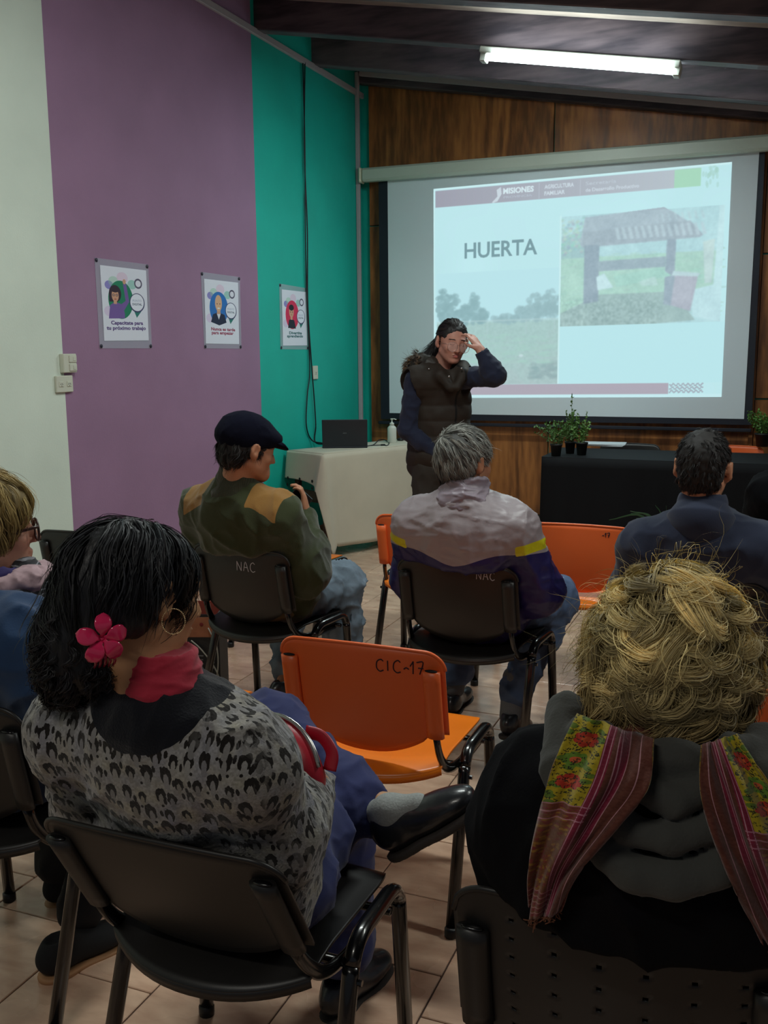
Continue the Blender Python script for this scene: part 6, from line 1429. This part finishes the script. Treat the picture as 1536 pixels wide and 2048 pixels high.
# ------------------------------------------------------------------ presenter
Pp = person(-1.76, 5.22, 'woman presenter in a dark quilted gilet with one hand on her head')
bd = V3(math.sin(125*D2R), math.cos(125*D2R), 0); bl_ = V3(-bd[1], bd[0], 0)     # facing, and her left
C0 = V3(-1.765, 5.22, 0); A_ = lambda f, l, z: C0+bd*f+bl_*l+V3(0, 0, z)
J = dict(pel=A_(-.0, 0, .88), che=A_(-.01, 0, 1.20), nk=A_(-.01, 0, 1.380), sL=A_(.0, .165, 1.335), sR=A_(-.0, -.165, 1.335), eR=A_(-.035, -.195, 1.06), wR=A_(.12, -.10, .93), eL=V3(-1.405, 5.08, 1.365), wL=V3(*on(962, 702, 'Y', 5.07)), hL=A_(0, .09, .84), kL=A_(.02, .10, .46), aL=A_(-.02, .11, .09), hR=A_(0, -.09, .84), kR=A_(.01, -.10, .46), aR=A_(-.03, -.11, .09))
J['sL'] = V3(-1.625, 5.18, 1.35)
HC = V3(-1.675, 5.17, 1.545); HR = hrot(143, -9, -6)
S = SDF()
fr0 = frame(J['pel'], J['che'], J['nk'], J['sR'], J['sL'])
JB = dict(J); JB['sL'], JB['sR'] = J['sR'], J['sL']       # torso() wants left/right by its own frame
torso(S, J, -.03, .92); TH = head(S, HC, HR, 1.0, female=True, eyes=True); S.cone(TH(0, -.03, -.05), J['nk'], .050, .056, .03); S.cone(J['nk'], J['che'], .056, .07, .04)
for q in 'LR': arm(S, J, q, t=-.008); leg(S, J, q, t=-.015)
hand(S, J['wL'], V3(*on(922, 640, 'Y', 5.12))-J['wL'], V3(-.8, .35, -.35), .62, 1, .92); hand(S, J['wR'], bd*.5+bl_*.6+V3(0, 0, -.8), bl_, .5, -1, .92)
def lipf(V): q = (V-HC)@HR; return .0085-np.sqrt((q[:, 0]/2.0)**2+((q[:, 2]+.065)/1.0)**2+((q[:, 1]-.095)/3)**2)
def browf(V): q = (V-HC)@HR; x = np.abs(q[:, 0]); return np.where(q[:, 1] > .05, np.minimum(.0030-np.abs(q[:, 2]-.0235+(x-.03)**2*6), np.minimum(x-.014, .048-x)), -1)
def lidf(V): q = (V-HC)@HR; x = np.abs(q[:, 0])-.030; return np.where(q[:, 1] > .05, .0016-np.abs(q[:, 2]+.0045-(x**2)*14)-np.maximum(np.abs(x)-.013, 0)*1, -1)
m_face = zoned('skin_presenter', srgb(196, 140, 122), [('lip', srgb(178, 104, 98)), ('brow', srgb(60, 42, 36)), ('lid', srgb(40, 26, 26))], .5, .1, 220, var=.05, vscale=30, bdist=.0006)
sdf_obj('body', S, .0054, m_face, Pp, attrs={'lip': lipf, 'brow': browf, 'lid': lidf})
m_top = mat('navy_jersey', srgb(18, 26, 52), .85, sheen=.1, bump=.2, bscale=300, bdist=.0006)
S = SDF(); torso(S, J, -.012, .95, 1, .05); S.cone(J['nk'], J['nk']+V3(0, 0, -.03), .062, .07, .02)
for q in 'LR': arm(S, J, q, (.058, .053, .044, .033), .0, .03)
S.ell(J['wL']+(J['wL']-J['eL'])*.12, (.035,)*3, k=.006, sub=True); S.ell(TH(.02, .02, -.14), V3(.045, .05, .05), HR, .01, True)
sdf_obj('jumper', S, .008, m_top, Pp, disp=folds(.008, 16, (1, 1, 1), 52))
# gilet
S = SDF(); JG = dict(J); JG['nk'] = J['nk']-V3(0, 0, .035); torso(S, JG, .028, .98, 1.08, .05); S.ell(A_(0, 0, .93), (.17, .17, .11), k=.05); S.chain([J['nk']+bd*-.06+V3(0, 0, .0), J['nk']+bl_*.07+V3(0, 0, -.01)], [.05, .04], .04); S.cone(J['nk']-bl_*.07, J['nk']-bd*.06, .045, .05, .04)
S.cone(J['nk']+bd*.02+V3(0, 0, .10), J['nk']+bd*.115+V3(0, 0, -.09), .062, .024, .015, True); S.ell(J['nk']+V3(0, 0, .065)+bd*.02, (.078, .078, .080), k=.012, sub=True)
Q_ = lambda x, y, Y: V3(*on(x, y, 'Y', Y)); S.chain([Q_(858, 735, 5.14), Q_(882, 752, 5.07), Q_(900, 775, 5.05)], [.050, .040, .026], .02); S.chain([Q_(905, 722, 5.25), Q_(925, 734, 5.18), Q_(928, 748, 5.11), Q_(915, 775, 5.06)], [.03, .034, .034, .024], .02); S.ell(TH(.01, .03, -.155), V3(.05, .055, .07), HR, .012, True)
for q in 'LR': d = V3(*J['s'+q])-V3(*J['che']); d[2] = 0; d /= np.linalg.norm(d); S.ell(V3(*J['s'+q])+d*.055+V3(0, 0, -.04), V3(.05, .05, .10), k=.012, sub=True)
quilt = lambda V: .008*np.minimum(1, (1.31-V[:, 2]).clip(0)*20)*np.abs(np.sin((V[:, 2]-.86)*PI/.085))**.6-.004+.004*vnoise(V, 20, 3)
def zipf(V): q = (V-C0); l = q@bl_; return np.where((q@bd) > .04, .006-np.abs(l), -1)
m_gil = zoned('gilet_shell', srgb(46, 38, 32), [('zip', srgb(18, 16, 16))], .65, .3, 60, spec=.25, bdist=.002)
sdf_obj('gilet', S, .0065, m_gil, Pp, disp=quilt, attrs={'zip': zipf})
# hood behind the neck with fur trim
S = SDF(); hb = V3(*on(846, 727, 'Y', 5.22)); S.ell(hb, (.085, .085, .062), k=.04); Q_ = lambda x, y, Y: V3(*on(x, y, 'Y', Y))
S.chain([hb, Q_(862, 730, 5.14)], [.06, .045], .02)
ho = sdf_obj('hood', S, .006, mat('gilet_hood', srgb(44, 38, 32), .55, bump=.3, bscale=50), Pp, disp=folds(.010, 18, (1, 1, 1), 54))
for a_ in ((858, 738, 5.05), (898, 753, 5.01), (923, 737, 5.06)): MB().ell(Q_(*a_)-np.array(Pp.location), (.006,)*3).obj('snap_button', m_silver, ho, True)
FS = SDF(); FS.chain([Q_(836, 712, 5.17), Q_(824, 732, 5.15), Q_(818, 752, 5.2)], [.022, .030, .020], .02)
rr = np.random.default_rng(3); rt = Q_(826, 732, 5.16)+rr.normal(0, 1, (260, 3))*.05; P, N, B = march(FS, rt, lambda P, t: V3(-.3, 0, -.6)+.9*np.stack([vnoise(P, 40, 1), vnoise(P, 40, 2), vnoise(P, 40, 3)], -1), .02, 5, (0, .012, .022)); strands('fur_trim', P, N, B, 12, .006, .0014, colmix(lin(52, 38, 28), lin(134, 104, 78)), hairmat('hair_strands'), ho, (.003, 1, .5), seed=16, stray=.02, root=Pp.location)['kind'] = 'stuff'
m_brn = mat('brown_trouser', srgb(46, 40, 34), .9, bump=.2, bscale=200); S = SDF(); S.ell(A_(0, 0, .84), (.155, .155, .10), k=.05); leg(S, J, 'L', (.085, .062, .05), .004); leg(S, J, 'R', (.085, .062, .05), .004); sdf_obj('trousers', S, .010, m_brn, Pp, disp=folds(.010, 12, (1, 1, .7), 56))
for px in ((867, 938), (858, 955)):
    p = np.array(on(*px, 'Y', 5.11)); mb = MB()
    for dx, dz in ((-1, -1), (1, -1), (-1, 1), (1, 1)): mb.ell(p+V3(dx*.006, -.012, dz*.006)-np.array(Pp.location), (.0045,)*3, n=8, m=6)
    mb.obj('pocket_stud', m_silver, Pp, True)
for q in 'LR': a = V3(*J['a'+q]); shoe(Pp, 'shoe', (*(a-bd*.05)[:2], 0), (*(a+bd*.19)[:2], 0), (0, 0, 1), m_shoe, m_sole, laces=False)
HS = SDF(); HS.ell(TH(0, -.020, .036), V3(.079, .096, .088), HR, .02); HS.ell(TH(0, -.06, -.005), V3(.068, .05, .07), HR, .03); HS.ell(TH(0, .125, -.022), V3(.098, .088, .105), HR, .015, True); HS.ell(TH(-.09, .015, -.01), V3(.03, .03, .045), HR, .01, True); HS.ell(TH(.09, .015, -.01), V3(.03, .03, .045), HR, .01, True)
tail = [TH(-.01, -.09, .045), TH(0, -.135, .0), V3(-1.84, 5.22, 1.46), V3(-1.885, 5.22, 1.38), V3(-1.915, 5.215, 1.27)]; HS.chain(tail, [.030, .034, .032, .026, .012], .02)
m_hbr = mat('hair_mass_brown', srgb(26, 21, 21), .55, bump=.6, bscale=80, bdist=.003); ho = sdf_obj('hair', HS, .005, m_hbr, Pp, disp=folds(.003, 40, (1, 1, .4), 57))
tg = TH(0, -.11, .02)
rt = HC+dirs(330, lambda d: (d[:, 2] > -.3) & ~((d[:, 1] > .45) & (d[:, 2] < .75)), HR, 51)*.1; P, N, B = march(HS, rt, lambda P, t: (tg-P)/np.linalg.norm(tg-P, axis=-1, keepdims=True)+V3(0, 0, -.1), .09, 7, (0, .002, .002)); strands('strands', P, N, B, 14, .006, .0015, colmix(lin(18, 15, 16), lin(56, 46, 44)), hairmat('hair_strands'), ho, (.001, .6, .5), seed=17, stray=.004, root=Pp.location)['kind'] = 'stuff'
rt = np.array(tail[1])+rr.normal(0, .03, (70, 3)); P, N, B = march(HS, rt, lambda P, t: V3(-.35, 0, -1)+.3*np.stack([vnoise(P, 30, 1), vnoise(P, 30, 2), vnoise(P, 30, 3)], -1), rng.uniform(.16, .32, 70), 12, (0, .006, .012)); strands('ponytail_strands', P, N, B, 10, .010, .0016, colmix(lin(16, 14, 15), lin(48, 40, 40)), hairmat('hair_strands'), ho, (.008, 1, .5), seed=18, stray=.03, root=Pp.location)['kind'] = 'stuff'
glasses(Pp, TH, HR, .028, .026, mat('rose_metal_rim', srgb(186, 150, 140), .3, .8), gap=.034, y=.114, z=-.008, lensm=m_lens, th=.0013, label='thin metal-rimmed glasses worn by the presenter')

# ------------------------------------------------------------------ person cut off by the right edge
Pp = person(.12, 4.45, 'dark-haired person in black cut off by the right edge of the picture')
J = dict(pel=(.16, 4.47, .55), che=(.16, 4.38, .82), nk=(.155, 4.36, .985), sL=(-.01, 4.37, .89), sR=(.34, 4.37, .89), eL=(-.06, 4.47, .66), wL=(.08, 4.7, .62), eR=(.39, 4.47, .66), wR=(.25, 4.7, .62), hL=(.07, 4.52, .53), kL=(.03, 4.94, .52), aL=(.04, 4.9, .1), hR=(.25, 4.52, .53), kR=(.29, 4.94, .52), aR=(.28, 4.9, .1))
HC = V3(.13, 4.38, 1.11); HR = hrot(-50, 0, 0); S = SDF(); torso(S, J, -.03); TH = head(S, HC, HR, 1.0, female=True); S.cone(TH(0, -.03, -.05), J['nk'], .052, .058, .03)
for q, sd in (('L', -1), ('R', 1)): arm(S, J, q, t=-.01); hand(S, J['w'+q], (.3*-sd, .7, -.3), (0, 0, -1), .7, -sd); leg(S, J, q, t=-.015)
sitclip(S, .16, 4.50, 0); sdf_obj('body', S, .009, sk_fair, Pp); S = SDF(); torso(S, J, .016, 1.12, 1.1, .055)
for q in 'LR': arm(S, J, q, (.074, .07, .058, .04), .004, .05)
sitclip(S, .16, 4.50, 0); sdf_obj('coat', S, .011, m_coat, Pp, disp=folds(.012, 9, (1, 1, 1), 62)); trousers(Pp, J, clip=(.16, 4.50, 0), m= mat('black_trouser', None), res=.013)
for q in 'LR': a = V3(*J['a'+q]); shoe(Pp, 'shoe', (a[0], a[1]-.06, 0), (a[0], a[1]+.17, 0), (0, 0, 1), m_shoe, m_sole, laces=False)
HS = SDF(); HS.ell(TH(0, -.02, .034), V3(.095, .112, .098), HR, .03); HS.ell(TH(0, -.06, -.05), V3(.09, .07, .10), HR, .04); HS.ell(TH(0, .135, -.045), V3(.09, .09, .11), HR, .02, True); ho = sdf_obj('hair', HS, .008, m_hbk, Pp, disp=folds(.010, 26, (1, 1, .4), 63))
rt = HC+dirs(200, lambda d: (d[:, 2] > -.6) & ~((d[:, 1] > .5) & (d[:, 2] < .5)), HR, 61)*.12; P, N, B = march(HS, rt, fl2, .10, 8, (0, .006, .010)); strands('strands', P, N, B, 12, .010, .0018, colmix(lin(14, 13, 15), lin(42, 40, 44)), hairmat('hair_strands'), ho, (.008, 1.2, .6), seed=19, stray=.02, root=Pp.location)['kind'] = 'stuff'
chair('black_chair', .16, 4.50, 0, 'black', 'black chair under the person cut off by the right edge', 'black stacking chairs')

# ------------------------------------------------------------------ bag on the floor with cardboard trim
bq = on(400, 1375, 'Z', 0); t = empty('shopping_bag', (bq[0]-.01, bq[1], 0)); tag(t, 'black printed gift bag with cardboard strips and white cord beside the flat-cap man', 'bag', )
t.rotation_euler = (0, 0, .25)
S = SDF(); mbk = mat('black_bag_paper', srgb(17, 17, 20), .5, bump=.3, bscale=30); B_ = MB(); w_, d_, h_ = .125, .06, .36
B_.box((0, -d_, h_/2), (w_, .0015, h_/2)).box((0, d_, h_/2), (w_, .0015, h_/2)).box((-w_, 0, h_/2), (.0015, d_, h_/2)).box((w_, 0, h_/2), (.0015, d_, h_/2)).box((0, 0, .003), (w_, d_, .002)); B_.obj('bag_body', mbk, t)
mkr = mat('kraft_card', srgb(150, 92, 62), .8, var=.15, vscale=20); MB().box((-.01, -d_-.004, .30), (.115, .002, .045), roty(-.03)).obj('card_strip', mkr, t); MB().box((0, d_-.006, .355), (w_-.01, .002, .035)).obj('card_strip', mat('red_card', srgb(146, 58, 44), .8), t)
for s in (-1, 1): MB().ell((s*.05, -d_-.0065, .315), (.009, .0015, .009), n=12, m=6).obj('printed_dot', mat('dot_red', srgb(110, 20, 20), .7), t)
MB().sweep(spline([(.08, -d_-.006, .30), (.12, -d_-.02, .22), (.125, -d_-.03, .12), (.10, -d_-.03, .02)], 6), .003, n=6).obj('cord', mat('white_cord', srgb(176, 172, 160), .8), t, True)
MB().sweep(spline([(.0, -d_-.006, .24), (.05, -d_-.015, .20), (.11, -d_-.022, .12), (.14, -d_-.02, .03)], 6), .003, n=6).obj('cord', mat('white_cord', None), t, True)
T = text_tris('A4'); V = np.c_[T.reshape(-1, 2)[:, 0]*.05-.112, np.full(len(T)*3, -d_-.0035), T.reshape(-1, 2)[:, 1]*.05+.185]; mesh_obj('lettering', V, [[i*3, i*3+1, i*3+2] for i in range(len(T))], mat('print_white', srgb(170, 170, 170), .7), t)
mb = MB()
for i in range(4): mb.box((.04, -d_-.003, .17-i*.018), (.012-.002*(i % 2), .0006, .003))
for i in range(3): mb.box((.095, -d_-.003, .16-i*.02), (.006, .0006, .006), roty(.5))
mb.obj('print_marks', mat('print_grey', srgb(110, 110, 112), .7), t)
